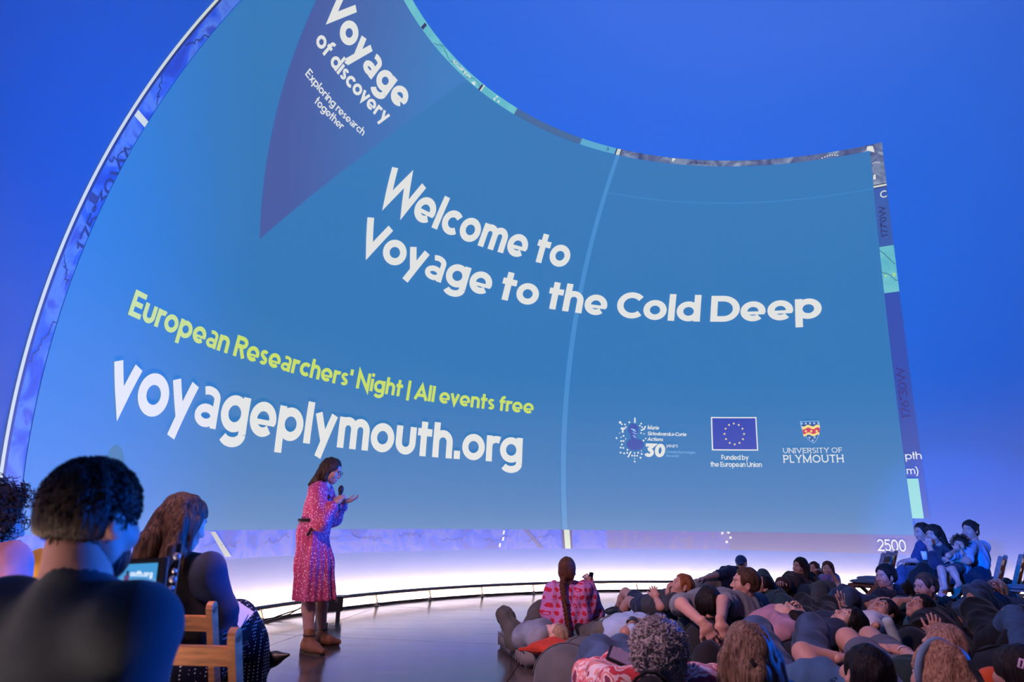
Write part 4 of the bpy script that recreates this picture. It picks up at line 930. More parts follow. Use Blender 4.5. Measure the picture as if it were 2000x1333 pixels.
# ------------------------------------------------------------------ the speaker
A3 = lambda *p: np.array(p, dtype=float)
def presenter_extra(root, base, L, H, J):
    put = J['put']
    wc, hc = P_((613, 1018, 6.66)), P_((616, 1171, 6.66)); S = Solid(); S.chain([wc + A3(0, 0, .03), wc - A3(0, 0, .10), wc * .45 + hc * .55, hc - A3(0, 0, .04)], [.112, .134, .162, .185], .05, ((0, 1, 0), 1.32)); S.plane(hc, (0, 0, -1))
    ax = (wc + hc) / 2
    def pleat(P):
        a = np.arctan2(P[:, 1] - ax[1], P[:, 0] - ax[0]); t = np.clip((wc[2] - P[:, 2]) / (wc[2] - hc[2]), 0, 1); return (.017 * np.sin(a * 11 + 2 * np.sin(a * 3)) + .008 * np.sin(a * 23 + 1)) * t ** .7
    S.disp = pleat; put('skirt', S.mesh(.011), K_DRESS)
    S = Solid(); q = P_((612, 1017, 6.66)); S.cone(q - A3(0, .02, 0), q + A3(0, .02, 0), .132, .132, .02, ((0, 1, 0), 1.42)); S.plane(q + A3(0, 0, .014), (0, 0, 1)); S.plane(q - A3(0, 0, .014), (0, 0, -1)); put('belt', S.mesh(.007), K_BLACK)
    S = Solid(); a = P_((614, 1020, 6.44)); S.chain([a, a + A3(-.01, -.015, -.05), a + A3(-.045, -.01, -.115)], [.014, .012, .016], .01, ((0, 1, 0), .5)); put('belt_tie', S.mesh(.007), K_BLACK)
    for i, (an, toe) in enumerate(zip(J['an'], (P_((662, 1259, 6.93)), P_((633, 1274, 6.45))))):
        d = unit((toe - an) * A3(1, 1, 0)); g = A3(an[0], an[1], 0); S = Solid()
        S.chain([g + A3(0, 0, .21), g + A3(0, 0, .10), g + A3(0, 0, .065)], [.050, .050, .050], .03); S.chain([g - d * .03 + A3(0, 0, .07), g + d * .07 + A3(0, 0, .055), g + d * .165 + A3(0, 0, .034)], [.046, .045, .026], .03, (np.cross(d, (0, 0, 1)), 1.15))
        S.plane(g + A3(0, 0, .212), (0, 0, 1)); S.plane(g + A3(0, 0, .012), (0, 0, -1)); b_ = put('boot', S.mesh(.009), m_tan)
        bm = bmesh.new(); add_box(bm, tuple(g - d * .045 + A3(0, 0, .022) - base), (.055, .06, .043), Matrix.Rotation(math.atan2(d[1], d[0]), 3, 'Z')); hl = bm_obj('heel', bm, m_sole, b_, False, .004)
        bm = bmesh.new(); add_box(bm, tuple(g + d * .05 + A3(0, 0, .006) - base), (.24, .07, .010), Matrix.Rotation(math.atan2(d[1], d[0]), 3, 'Z')); bm_obj('sole', bm, m_sole, b_, False, .003)
        bm = bmesh.new(); add_tube(bm, [g + A3(.052 * math.cos(t), .052 * math.sin(t), .155) - base for t in np.linspace(0, 2 * PI, 17)], .007, 6, False); bm_obj('ankle_strap', bm, m_sole, b_, True)
person('woman in a red floral dress and tan ankle boots, standing and speaking into a microphone', (647, 920, 6.66), look=(.93, -.12, -.30), up=(.30, 0, .95), neck=(632, 951, 6.66),
       sh=[(634, 960, 6.82), (622, 960, 6.52)], pelvis=(614, 1050, 6.66), el=[(650, 1012, 6.80), (627, 1020, 6.44)], wr=[(671, 981, 6.72), (655, 983, 6.50)], lat=(0, -1, 0),
       hip=[(619, 1060, 6.75), (608, 1060, 6.57)], kn=[(627, 1155, 6.78), (602, 1158, 6.58)], an=[(628, 1243, 6.86), (603, 1254, 6.53)], male=False,
       hands=[dict(d=(.9, -.1, .15), palm=(0, -.3, 1), curl=.35, thumb=-1), dict(d=(.55, .35, .75), palm=(.5, .75, -.1), curl=1.0, thumb=1)],
       top=dict(m=K_DRESS, sleeve=1.72, g=.020, sg=.016, f=.006, hem=-.02, name='bodice'), hair='long', hmat=hair_mat('pres', (.014, .008, .006), (.085, .045, .028)), sk='fair', vox=.010, glasses=m_blk, thick=.011,
       locks=[([(-.05, -.05, .02), (-.062, -.075, -.09), (-.05, -.135, -.19)], [.040, .036, .016]), ([(.05, -.05, .02), (.062, -.075, -.09), (.05, -.135, -.19)], [.040, .036, .016]), ([(0, -.08, .0), (0, -.10, -.10), (0, -.15, -.20)], [.050, .042, .016]), ([(-.066, -.0, .02), (-.072, -.005, -.09), (-.058, -.01, -.14)], [.024, .022, .010]), ([(.066, -.0, .02), (.072, -.005, -.09), (.058, -.01, -.14)], [.024, .022, .010])], extra=presenter_extra)
# microphone in her hand
ma, mb = P_((667, 949, 6.56)), P_((661, 997, 6.54)); mi = empty('microphone', Vector(mb)); tag(mi, 'black handheld microphone held up by the speaker in the floral dress', 'microphone'); dmi = unit(ma - mb)
bm = bmesh.new(); add_tube(bm, [A3(0, 0, 0), dmi * .02, dmi * .15, dmi * .165], [.014, .016, .018, .020], 12); bm_obj('handle', bm, m_blk, mi, True)
bm = bmesh.new(); add_tube(bm, [dmi * q for q in (.163, .175, .19, .205, .222, .232)], [.018, .024, .027, .026, .018, .006], 12); bm_obj('grille', bm, mat('mic_grille', (.03, .03, .035), .45, .6, bump=.3, bscale=400), mi, True)

# ------------------------------------------------------------------ people at the left
def strands(root, base, Hd, H, s, m, n=900, ln=.05, curl=.012, turns=2.5, spread=None, name='hair_strands', down=0.0, seed=5, r=.0016, zmin=-.02, fmax=.045, rough=.25):
    """curls of hair as thin tubes rooted on the skull"""
    rg = np.random.default_rng(seed); V, F = [], []; k = 4; seg = 9
    while len(V) < n:
        d = rg.normal(size=3); d /= np.linalg.norm(d)
        loc = d * np.array((.080, .100, .094)) + np.array((0, -.014, .030))
        if loc[2] < zmin - .5 * max(0, -loc[1]) or (loc[1] > fmax and loc[2] < .085): continue
        o = Hd + H @ (loc * s); nd = unit(H @ (d + rg.normal(size=3) * rough) + A3(0, 0, -down)); u = unit(np.cross(nd, rg.normal(size=3))); w = np.cross(nd, u); ll = ln * (.7 + .6 * rg.random()); ph = rg.random() * 6.3; tr = turns * (.7 + .6 * rg.random())
        ring_ = []
        for i in range(seg):
            t = i / (seg - 1); c = o + nd * ll * t * (1 - .35 * t * (down > 0)) - A3(0, 0, 1) * down * ll * t * t * 1.3 + (u * math.cos(ph + tr * 2 * PI * t) + w * math.sin(ph + tr * 2 * PI * t)) * curl * (.3 + .7 * t); ring_.append(c)
        P = np.array(ring_); vv = []
        for i in range(seg):
            dd = unit(P[min(i + 1, seg - 1)] - P[max(i - 1, 0)]); a = unit(np.cross(dd, (.3, .2, .9))); b2 = np.cross(dd, a); rr = r * (1.15 - .5 * i / seg)
            vv += [P[i] + (a * math.cos(q) + b2 * math.sin(q)) * rr for q in (0, 2.1, 4.2)]
        V.append(np.array(vv))
    allv = np.concatenate(V); m3 = seg * 3; f = []
    for i in range(seg - 1):
        for q in range(3): f.append((i * 3 + q, i * 3 + (q + 1) % 3, (i + 1) * 3 + (q + 1) % 3, (i + 1) * 3 + q))
    f = np.array(f); F = np.concatenate([f + j * m3 for j in range(len(V))]); o = obj(name, allv - base, F, m, root); o['kind'] = 'stuff'; return o
def man_extra(root, base, L, H, J): strands(root, base, J['Hd'], H, .95, hair_mat('man', (.012, .008, .007), (.04, .026, .02)), 2400, .013, .001, .5, seed=3, r=.0015, zmin=-.035, fmax=.07, rough=.5, down=.25)
person('bearded man with short dark hair in a slate T-shirt, seen from behind in the foreground', (180, 1014, 1.38), look=(.27, .95, -.13), neck=(152, 1132, 1.35), sh=[(5, 1228, 1.38), (252, 1234, 1.33)], pelvis=A3(-.86, 1.36, .54), sk='fair',
       el=[A3(-1.05, 1.45, .78), A3(-.745, 1.40, .78)], wr=[A3(-.98, 1.62, .90), A3(-.80, 1.62, .90)], kn=[A3(-.98, 1.80, .50), A3(-.72, 1.80, .50)], an=[A3(-.98, 1.78, .08), A3(-.70, 1.80, .08)], toe=[A3(-.98, 1.95, .04), A3(-.68, 1.97, .04)],
       hands=[dict(palm=(1, 0, 0), curl=.6, thumb=-1), dict(palm=(-1, 0, 0), curl=.6, thumb=1)], top=dict(m=K_SLATE, sleeve=.8, g=.022, sg=.012, f=.003), pants=dict(m=K_JEANS), shoes=m_blackshoe, hair='short', thick=.008, hmat=H_DARK, beard=H_BLACK, vox=.010, headvox=.006, extra=man_extra, hsc=.95, neck_r=1.02)
CUR = hair_mat('curl_dark', (.014, .008, .006), (.06, .035, .025))
def curl_extra(root, base, L, H, J): strands(root, base, J['Hd'], H, 1.0, CUR, 700, .05, .014, 1.6, seed=8, r=.0022, zmin=-.06, fmax=.05)
person('curly dark-haired person in a pink top at the left edge of the picture', (-14, 1020, 2.62), look=(.55, .8, -.1), neck=(-35, 1082, 2.6), sh=[(-115, 1105, 2.66), (16, 1105, 2.55)], pelvis=A3(-2.02, 2.62, .53), el=[A3(-2.25, 2.8, .72), (22, 1200, 2.62)], wr=[A3(-2.05, 3.0, .62), A3(-1.85, 2.95, .62)],
       kn=[A3(-2.1, 3.05, .50), A3(-1.9, 3.06, .50)], an=[A3(-2.1, 3.1, .08), A3(-1.9, 3.1, .08)], toe=[A3(-2.1, 3.28, .04), A3(-1.9, 3.28, .04)], hands=[dict(), dict()], top=dict(m=K_PINK, sleeve=.9, g=.014), pants=dict(m=K_JEANS), shoes=m_blackshoe, hair='short', hmat=CUR, glasses=m_blk, male=False, extra=curl_extra, thick=.02)
person('person in a mustard yellow top, mostly hidden behind the bearded man', (150, 1022, 3.4), look=(.3, .95, 0), neck=(135, 1078, 3.4), sh=[(78, 1106, 3.4), (190, 1106, 3.4)], pelvis=(128, 1245, 3.4), el=[(66, 1160, 3.45), (200, 1165, 3.45)], wr=[(90, 1200, 3.7), (180, 1200, 3.7)],
       kn=[A3(-2.2, 3.85, .5), A3(-1.98, 3.85, .5)], an=[A3(-2.2, 3.88, .08), A3(-1.98, 3.88, .08)], toe=[A3(-2.2, 4.05, .04), A3(-1.98, 4.05, .04)], hands=[dict(), dict()], top=dict(m=K_MUST, sleeve=1.5, f=.012, g=.02), pants=dict(m=K_BLACK), shoes=m_blackshoe, hair='short', hmat=H_BROWN)
WAVE = hair_mat('long_brown', (.014, .008, .007), (.12, .065, .04), (30, 30, 3))
def woman_extra(root, base, L, H, J):
    put = J['put']; pel = J['pelvis']; S = Solid(); k0, k1 = P_((452, 1222, 3.62)), P_((418, 1250, 3.6)); a0 = P_((492, 1292, 3.86))
    S.cone(pel, k0, .15, .105, .08, ((1, 0, 0), 1.2)); S.cone(pel, k1, .15, .11, .08); S.chain([k0, k0 * .5 + a0 * .5, a0], [.100, .105, .10], .08); S.cone(k1, P_((432, 1390, 3.7)), .11, .16, .08); S.cone(k0 * .6 + a0 * .4, P_((470, 1380, 3.72)), .10, .12, .10)
    S.disp = folds(.010, 14, 9, (1, 1, .25)); put('skirt', S.mesh(.011), K_POLKA)
    for an, toe, yy in ((P_((500, 1284, 3.90)), P_((563, 1280, 3.86)), 0), (P_((470, 1420, 3.75)), P_((520, 1450, 3.75)), 1)):
        d = unit(toe - an); u = unit(np.cross(np.cross(d, (0, 0, 1)), d)); S = Solid(); S.chain([an - d * .030 - u * .030, an + d * .045 - u * .036, an + d * .11 - u * .014, toe], [.036, .036, .032, .010], .03); S.ball(an + d * .020 + u * .022, (.060, .034, .040), .01, np.stack([d, np.cross(u, d), u], 1), True)
        b_ = put('shoe', S.mesh(.007), m_blackshoe); S = Solid(); S.chain([an - d * .034 - u * .055, an - d * .030 - u * .115], [.024, .021], .01); o_ = put('heel', S.mesh(.007), m_blackshoe); o_.parent = b_
    S = Solid(); [S.chain([L(*c) for c in q], r_, .02) for q, r_ in (([(-.05, -.07, -.06), (-.06, -.11, -.20), (-.03, -.12, -.33)], [.04, .035, .012]), ([(.05, -.06, -.06), (.07, -.09, -.20), (.06, -.09, -.30)], [.038, .03, .010]))]
    # sleeveless black vest over the navy blouse
    S = Solid(); sp, la, sc_ = J['spine'], J['lat'], J['shc']; S.chain([pel, pel + sp * .12, sc_ - sp * .20, sc_ - sp * .09], [.128, .120, .132, .122], .06, (la, 1.42)); S.cone(J['sh'][0] + la * .07, J['sh'][1] - la * .07, .082, .082, .05); S.ball(J['neck'] + A3(0, 0, .05), .062, .01, None, True); S.disp = folds(.006, 10, 4); put('waistcoat', S.mesh(.011), K_BLACK)
person('woman with long wavy hair in black waistcoat and polka-dot skirt, seated with legs crossed', (358, 1022, 3.12), look=(.55, .80, -.22), neck=(340, 1082, 3.14), sh=[(285, 1106, 3.22), (408, 1116, 3.12)], pelvis=(356, 1300, 3.2), el=[(258, 1200, 3.3), (430, 1196, 3.16)], wr=[(330, 1235, 3.5), (444, 1222, 3.42)],
       kn=[(418, 1250, 3.6), (456, 1226, 3.62)], an=[(470, 1418, 3.72), (498, 1282, 3.90)], toe=[(515, 1446, 3.75), (538, 1286, 3.88)], hands=[dict(palm=(0, 0, -1), curl=.5), dict(palm=(0, 0, -1), curl=.4)], male=False, sk='fair', hair='long', hmat=WAVE, thick=.014, vox=.010,
       top=dict(m=K_NAVY, sleeve=1.9, g=.014, sg=.006, f=.004, name='blouse'), locks=[([(-.06, -.05, .0), (-.085, -.07, -.12), (-.06, -.09, -.24), (-.04, -.08, -.34)], [.045, .036, .030, .010]), ([(0, -.09, .0), (.0, -.12, -.12), (.0, -.135, -.26), (.02, -.13, -.36)], [.055, .050, .036, .008]), ([(.06, -.05, .0), (.085, -.06, -.12), (.075, -.08, -.22), (.09, -.07, -.30)], [.045, .036, .026, .008]), ([(.075, .01, .0), (.088, .0, -.12), (.10, .02, -.23)], [.022, .018, .006]), ([(-.075, .01, .0), (-.095, -.02, -.14), (-.10, -.03, -.27)], [.024, .02, .006])], extra=woman_extra)
# papers on her lap
m_paper = mat('paper_white', (.62, .66, .80), .7)
for i, (c, a, t) in enumerate((((446, 1214, 3.42), .35, .25), ((452, 1208, 3.46), .12, .45))):
    bm = bmesh.new(); add_box(bm, (0, 0, 0), (.13, .18, .002)); o = bm_obj('paper_sheet', bm, m_paper); o.location = at(c); o.rotation_euler = (.75, .5 + .05 * i, a); tag(o, ['lower white paper sheet on the lap of the woman in the polka-dot skirt', 'upper white paper sheet fanned out on the lap of the woman in the polka-dot skirt'][i], 'paper')
# ------------------------------------------------------------------ video camera in front of the bearded man
cc = A3(-.93, 1.86, 0); cam_o = empty('video_camera', cc); tag(cam_o, 'black video camera with a lit flip-out screen in front of the bearded man', 'camera')
s0 = P_((252, 1138, 1.80)) - cc; Rm = Matrix.Rotation(-.06, 3, 'Y') @ Matrix.Rotation(.10, 3, 'Z') @ Matrix.Rotation(-.1, 3, 'X')
bm = bmesh.new(); add_box(bm, tuple(s0 + A3(.005, .012, .0)), (.158, .016, .112), Rm); fr_ = bm_obj('screen_housing', bm, m_blk, cam_o, False, .003)
ms = bpy.data.materials.new('lcd_picture'); ms.use_nodes = True; N, L = nodes(ms); b = N['Principled BSDF']; b.inputs['Base Color'].default_value = (.01, .01, .01, 1); b.inputs['Roughness'].default_value = .3
tc = N.new('ShaderNodeTexCoord'); sx = N.new('ShaderNodeSeparateXYZ'); L.new(tc.outputs['Generated'], sx.inputs[0]); rp = N.new('ShaderNodeValToRGB'); L.new(sx.outputs['Z'], rp.inputs['Fac']); rp.color_ramp.elements[0].position = .10; rp.color_ramp.elements[0].color = (*lin(250, 240, 215), 1); rp.color_ramp.elements[1].position = .62; rp.color_ramp.elements[1].color = (*lin(62, 145, 205), 1); e = rp.color_ramp.elements.new(.36); e.color = (*lin(165, 205, 232), 1)
L.new(rp.outputs[0], b.inputs['Emission Color']); b.inputs['Emission Strength'].default_value = 1.1; ms.cycles.emission_sampling = 'NONE'
def scr(x, z, y=.0): return s0 + np.array(Rm) @ A3(x, y, z)
def quad(name, x0, x1, z0, z1, y, m): return obj(name, [tuple(scr(x0, z0, y)), tuple(scr(x1, z0, y)), tuple(scr(x1, z1, y)), tuple(scr(x0, z1, y))], [(0, 1, 2, 3)], m, fr_, False)
quad('screen', -.064, .064, -.044, .044, .0025, ms)
quad('screen_figure', -.014, -.002, -.020, .018, .001, mat('lcd_figure', (.01, .01, .01), .4, emit=(.12, .05, .16), estr=1)); quad('screen_figure', -.010, -.004, .018, .028, .001, mat('lcd_figure_head', (.01, .01, .01), .4, emit=(.02, .03, .06), estr=1)); quad('screen_button', .048, .056, -.051, -.046, -.0, mat('lcd_led_green', (.01, .01, .01), .4, emit=(.05, 1.0, .15), estr=2))
# the words on the little screen
V, F = [], []; x = 0
for ch in 'outh.org':
    st_, adv = glyph(ch, .2, .75)
    for q in st_:
        n0 = len(V); ribbon(q, .2, V, F)
        for k in range(n0, len(V)): V[k] = V[k] + Vector((x, 0))
    x += adv + .06
obj('screen_text', [tuple(scr(.0 + v.x / x * .055, .014 + v.y * .014 - v.x / x * .004, .0005)) for v in V], F, mat('lcd_text', (.1, .1, .1), .4, emit=(.8, .9, 1), estr=1.1), fr_, False)
bm = bmesh.new(); add_box(bm, tuple(scr(-.02, -.02, .09)), (.060, .16, .08)); bm_obj('camera_body', bm, m_blk, cam_o, False, .01)
bm = bmesh.new(); add_tube(bm, [scr(-.02, -.02, .16), scr(-.02, -.02, .22)], [.030, .034], 16); bm_obj('lens', bm, m_blk, cam_o, True)
mcl = mat('clamp_silver', (.75, .75, .78), .3, .6)
bm = bmesh.new(); add_bar(bm, scr(.116, -.085, -.03), scr(.124, .085, -.03), .012, .012); bm_obj('bracket', bm, m_blk, cam_o)
for i, z in enumerate((-.07, -.045, -.02, .0, .02, .055)):
    bm = bmesh.new(); p = scr(.121 + z * .05, z, -.038); add_tube(bm, [p, p + A3(0, -.006, 0)], .0055 + .003 * (i % 2), 10); bm_obj('clamp_knob', bm, mcl, cam_o, True)
hub = scr(-.02, -.14, .09); bm = bmesh.new(); add_tube(bm, [hub + A3(0, 0, .075), hub], .022, 12); bm_obj('tripod_head', bm, m_blk, cam_o, True)
for k in range(3):
    t = 2 * PI * k / 3 + .4; bm = bmesh.new(); add_tube(bm, [hub, A3(hub[0] + .36 * math.cos(t), hub[1] + .36 * math.sin(t), .01)], .013, 8); bm_obj('tripod_leg', bm, m_blk, cam_o, True)
# ------------------------------------------------------------------ beanbags, mat and cushions on the right
def blob(name, label, cat, c, r, m, seed=1, rz=0, f=.014, peak=None, vox=.023, group=None, flat=0.006, tilt=0, seams=True):
    t_ = np.array(at(c)[:]); zt = float(t_[2]); rx, ry = r; r = np.array((rx, ry, zt * .60)); c = t_ - A3(0, 0, r[2])   # c is the top of the bag
    base = A3(c[0], c[1], 0); R = np.array((Matrix.Rotation(rz, 3, 'Z') @ Matrix.Rotation(tilt, 3, 'X'))); S = Solid(); S.ball(c, r, .05, R)
    if peak is not None:
        p = np.array(at(peak[0])[:]); S.cone(c + (p - c) * .3, p, min(r) * .7, peak[1], .12)
    S.disp = folds(f, 7, seed, (1, 1, .8)); S.plane(A3(0, 0, flat), (0, 0, -1)); V, F = S.mesh(vox)
    root = empty(name, base); tag(root, label, cat, group); obj('cover', V - base, F, m, root)
    if seams:                                            # the piped seam over the top of the bag
        bm = bmesh.new(); P = []
        for t in np.linspace(.15, PI - .15, 14):
            q = c + R @ (A3(r[0] * 1.02 * math.cos(t), 0, r[2] * 1.02 * math.sin(t)))
            if q[2] > .02: d = float(folds(f, 7, seed, (1, 1, .8))(q[None])[0]); n_ = unit(R @ A3(math.cos(t) / r[0], 0, math.sin(t) / r[2])); P.append(q - n_ * d - base)
        if len(P) > 3: add_tube(bm, P, .006, 5); bm_obj('seam', bm, m, root, True)
    return root
B_GREY = cloth('bag_grey', (.085, .088, .095)); B_BLUE = cloth('bag_blue', (.010, .045, .20)); B_NAVY = cloth('bag_navy', (.020, .030, .050)); B_TEAL = cloth('bag_teal', (.020, .050, .060)); B_BLACK = cloth('bag_black', (.008, .009, .012)); B_BROWN = cloth('bag_brown', (.035, .026, .022)); B_RED = cloth('cushion_red', (.48, .045, .022), .15)
B_MAT = cloth('mat_grey', (.17, .165, .175), .1)
# mat: a thick foam pad with ribbed sides
p0 = A3(-.10, 7.04, 0); p1 = A3(.13, 6.02, 0); dx = unit(p1 - p0); dyv = A3(-dx[1], dx[0], 0); Lm, Wm = float(np.linalg.norm(p1 - p0)), .95
mr = empty('foam_mat', Vector(p0 + dx * Lm / 2 + dyv * Wm / 2)); mr.rotation_euler = (0, 0, math.atan2(dx[1], dx[0])); tag(mr, 'thick dark grey foam mat on the floor under the child in the hoodie', 'mat')
bm = bmesh.new(); add_box(bm, (0, 0, .072), (Lm, Wm, .138)); bmesh.ops.bevel(bm, geom=bm.edges[:], offset=.025, segments=3, affect='EDGES'); bm_obj('pad', bm, B_MAT, mr, True)
bm = bmesh.new(); z = .132
add_tube(bm, [(-Lm / 2 + .01, -Wm / 2 + .004, z), (Lm / 2 - .01, -Wm / 2 + .004, z)], .005, 6); bm_obj('piping', bm, B_GREY, mr, True)
for k in range(11):
    bm = bmesh.new(); x = -Lm / 2 + Lm * (k + .7) / 11.6; add_bar(bm, (x, -Wm / 2 - .001, .02), (x + .006, -Wm / 2 - .001, .125), .010, .006); bm_obj('side_rib', bm, B_MAT, mr)
# red cushion
S = Solid(); cc_ = np.array(at((1082, 1262, 5.90))[:]); cc_[2] = .19; Rr = np.array(Matrix.Rotation(-.55, 3, 'Z')); S.ball(cc_, (.23, .16, .062), .02, Rr)
for a, b_ in ((1, 1), (1, -1), (-1, 1), (-1, -1)): S.cone(cc_, cc_ + Rr @ A3(a * .225, b_ * .165, -.015), .05, .014, .05)
S.disp = folds(.005, 16, 3); V, F = S.mesh(.010); rc = empty('cushion', (cc_[0], cc_[1], .14)); obj('cover', V - A3(cc_[0], cc_[1], .14), F, B_RED, rc); tag(rc, 'red scatter cushion under the head of the child in the hoodie', 'cushion')
bm = bmesh.new(); add_tube(bm, [cc_ + Rr @ A3(-.22, -.168, -.018) - A3(cc_[0], cc_[1], .14), cc_ + Rr @ A3(0, -.150, -.012) - A3(cc_[0], cc_[1], .14), cc_ + Rr @ A3(.22, -.168, -.018) - A3(cc_[0], cc_[1], .14)], .004, 5); bm_obj('piping', bm, B_RED, rc, True)
BAGS = [('dark grey beanbag at the front, between the foam mat and the blue jeans', (1110, 1258, 4.85), (.24, .28), B_GREY, None),
 ('dark grey beanbag right of the foam mat, behind the blue jeans knees', (1138, 1242, 5.75), (.18, .22), B_GREY, None),
 ('bright blue beanbag under the red-haired youth in shorts', (1322, 1154, 7.4), (.44, .36), B_BLUE, None),
 ('bright blue beanbag beneath the man in the cap', (1400, 1150, 10.6), (.50, .36), B_BLUE, None),
 ('brown beanbag under the feet of the red-haired youth', (1178, 1210, 6.4), (.19, .24), B_BROWN, None),
 ('black beanbag hugged by the person with bare forearms', (1378, 1212, 4.62), (.22, .26), B_BLACK, None),
 ('black beanbag behind the grey curly-haired woman in the foreground', (1272, 1318, 2.44), (.15, .13), B_BLACK, None),
 ('dark teal beanbag with a raised peak behind the man in the grey T-shirt', (1522, 1158, 6.6), (.20, .24), B_TEAL, ((1492, 1124, 6.95), .07)),
 ('navy beanbag under the woman in the brown fleece', (1578, 1140, 8.9), (.24, .28), B_NAVY, None),
 ('bright blue beanbag left of the woman in the brown fleece', (1535, 1126, 10.2), (.22, .26), B_BLUE, None),
 ('dark beanbag behind the dark-haired boy', (1766, 1164, 7.6), (.20, .26), B_NAVY, None),
 ('narrow dark beanbag behind the man with stubble and short hair', (1848, 1166, 6.75), (.12, .24), B_NAVY, None),
 ('large black beanbag under the person in the black jacket', (1834, 1216, 5.6), (.19, .24), B_BLACK, None),
 ('black beanbag under the head of the man with glasses', (1985, 1170, 6.95), (.24, .28), B_BLACK, None),
 ('very dark beanbag at the lower right behind the blond woman with the headband', (1950, 1264, 4.0), (.28, .30), B_BLACK, None),
 ('black beanbag between the dark-haired woman and the bare knees', (1560, 1250, 4.75), (.24, .30), B_BLACK, None),
 ('black beanbag at the bottom, between the ponytail and the bent bare arm', (1560, 1318, 3.4), (.15, .20), B_BLACK, None),
 ('dark beanbag under the white T-shirt and the water bottle', (1778, 1224, 5.2), (.20, .30), B_BLACK, None)]
for i, (lab, c, r, m, pk) in enumerate(BAGS): blob('beanbag', lab, 'beanbag', c, r, m, 3 + i, .3 * math.sin(i * 2.1), .012, peak=pk)

# ------------------------------------------------------------------ chairs on the right
fz = math.atan2(.68, -.73) - PI / 2                        # they face the screen
def chair_at(px, Y, label, m=m_woodd, dz=0):
    p = at((px, 1120, Y)); folding_chair((p.x, p.y, 0), fz + dz, label, m); return p
for i, (px, Y, lab) in enumerate(((1702, 9.75, 'far empty folding chair with a grey pad, left of the seated couple'), (1690, 9.2, 'near empty folding chair with a grey pad, left of the seated couple'))):
    p = chair_at(px, Y, lab); cushion_pad((p.x, p.y), fz, ['grey seat pad on the far empty folding chair', 'grey seat pad on the near empty folding chair'][i], m_pad)
chair_at(1800, 9.3, 'folding chair under the man in the blue shirt'); chair_at(1845, 8.7, 'folding chair under the woman resting her chin on her hand')
chair_at(1908, 8.75, 'folding chair under the mother with a child on her lap')
p = chair_at(1950, 9.3, 'empty folding chair just right of the mother, with a dark jacket on it'); S = Solid(); S.ball((0, 0, .03), (.19, .17, .035), .02); S.ball((.05, .06, .06), (.10, .08, .04), .03); S.disp = folds(.012, 16, 5); V, F = S.mesh(.013); o = obj('folded_jacket', V, F, K_BLACK); o.location = (p.x, p.y, .452); tag(o, 'dark folded jacket lying on the empty chair right of the mother', 'jacket')
p = chair_at(1990, 8.75, 'folding chair with a quilted pad at the right edge of the picture'); cushion_pad((p.x, p.y), fz, 'pale quilted pad on the folding chair at the right edge', K_GREY)
chair_at(1975, 10.0, 'pale folding chair in the row behind, at the right edge', m_wood)

# ------------------------------------------------------------------ people on the floor, from left to right
def braid(root, base, L, H, J):
    bm = bmesh.new(); n = 34; P = [(1100, 1128, 6.50), (1098, 1145, 6.46), (1102, 1175, 6.42), (1107, 1210, 6.41), (1110, 1243, 6.42)]; W = [P_(q) for q in P]
    for k in range(3):
        pts = []; rs = []
        for i in range(n):
            t = i / (n - 1) * (len(W) - 1); j = min(int(t), len(W) - 2); c = W[j] * (1 - (t - j)) + W[j + 1] * (t - j); a = i / (n - 1) * 2 * PI * 6 + k * 2 * PI / 3; pts.append(c + A3(math.cos(a) * .014, math.sin(2 * a) * .007 - .005, 0) - base); rs.append(.021 - .012 * i / n)
        add_tube(bm, pts, rs, 6)
    bm_obj('braid', bm, H_AUB, root, True)
person('girl with a long braid in a pink jumper with red hearts, sitting on the mat', (1108, 1115, 6.58), look=(.28, .95, .02), sh=[(1082, 1158, 6.62), (1138, 1156, 6.62)], pelvis=(1108, 1232, 6.6), el=[(1072, 1200, 6.62), (1160, 1196, 6.78)], wr=[(1098, 1224, 6.78), (1150, 1146, 6.80)], s=.98, male=False,
       kn=[(1066, 1194, 7.0), (1157, 1192, 6.98)], an=[(1066, 1236, 7.08), (1160, 1240, 7.08)], toe=[(1062, 1240, 7.25), (1162, 1243, 7.25)], hands=[dict(palm=(0, 1, 0)), dict(d=(-.1, .2, 1), palm=(-.3, .9, 0), curl=.9, thumb=-1)],
       top=dict(m=K_HEART, sleeve=1.9, g=.030, sg=.020, f=.008, name='jumper', hem=.12), pants=dict(m=K_LJEANS), shoes=m_blackshoe, hair='long', hmat=H_AUB, thick=.008, extra=braid, neck_r=.85, vox=.010)
bm = bmesh.new(); add_box(bm, (0, 0, .075), (.072, .008, .15)); ph = bm_obj('phone', bm, m_blk, None, False, .003); pp = at((1149, 1141, 6.84)); ph.location = pp - Vector((0, 0, .04)); ph.rotation_euler = (.2, .12, .9); tag(ph, 'dark phone held up by the girl with the braid', 'phone')
person('small fair-haired child in a grey hoodie and olive trousers lying on the foam mat', (1086, 1240, 5.98), look=(-.45, .30, .80), up=(.80, -.50, .30), s=.74, hsc=.85, child=True, sh=[(1048, 1247, 6.02), (1062, 1230, 6.30)], pelvis=(1020, 1246, 6.40), el=[(1044, 1252, 5.98), (1045, 1228, 6.36)], wr=[(1062, 1236, 5.98), (1060, 1226, 6.22)],
       kn=[(985, 1202, 6.52), (1053, 1190, 6.72)], an=[(1004, 1226, 6.92), (1036, 1222, 7.0)], toe=[(1002, 1226, 7.05), (1036, 1224, 7.15)], hands=[dict(d=(.5, .1, .3), palm=(0, 0, -1), curl=.7), dict(d=(.6, -.3, .2), palm=(0, 0, -1), curl=.6)], top=dict(m=K_HOOD, sleeve=1.85, g=.030, sg=.020, hood=True, f=.009, name='hoodie'), pants=dict(m=K_OLIVE, g=.032, f=.008), shoes=K_CHAR, hair='short', hmat=H_FAIR, sk='pale', vox=.010, neck=(1066, 1240, 6.14))
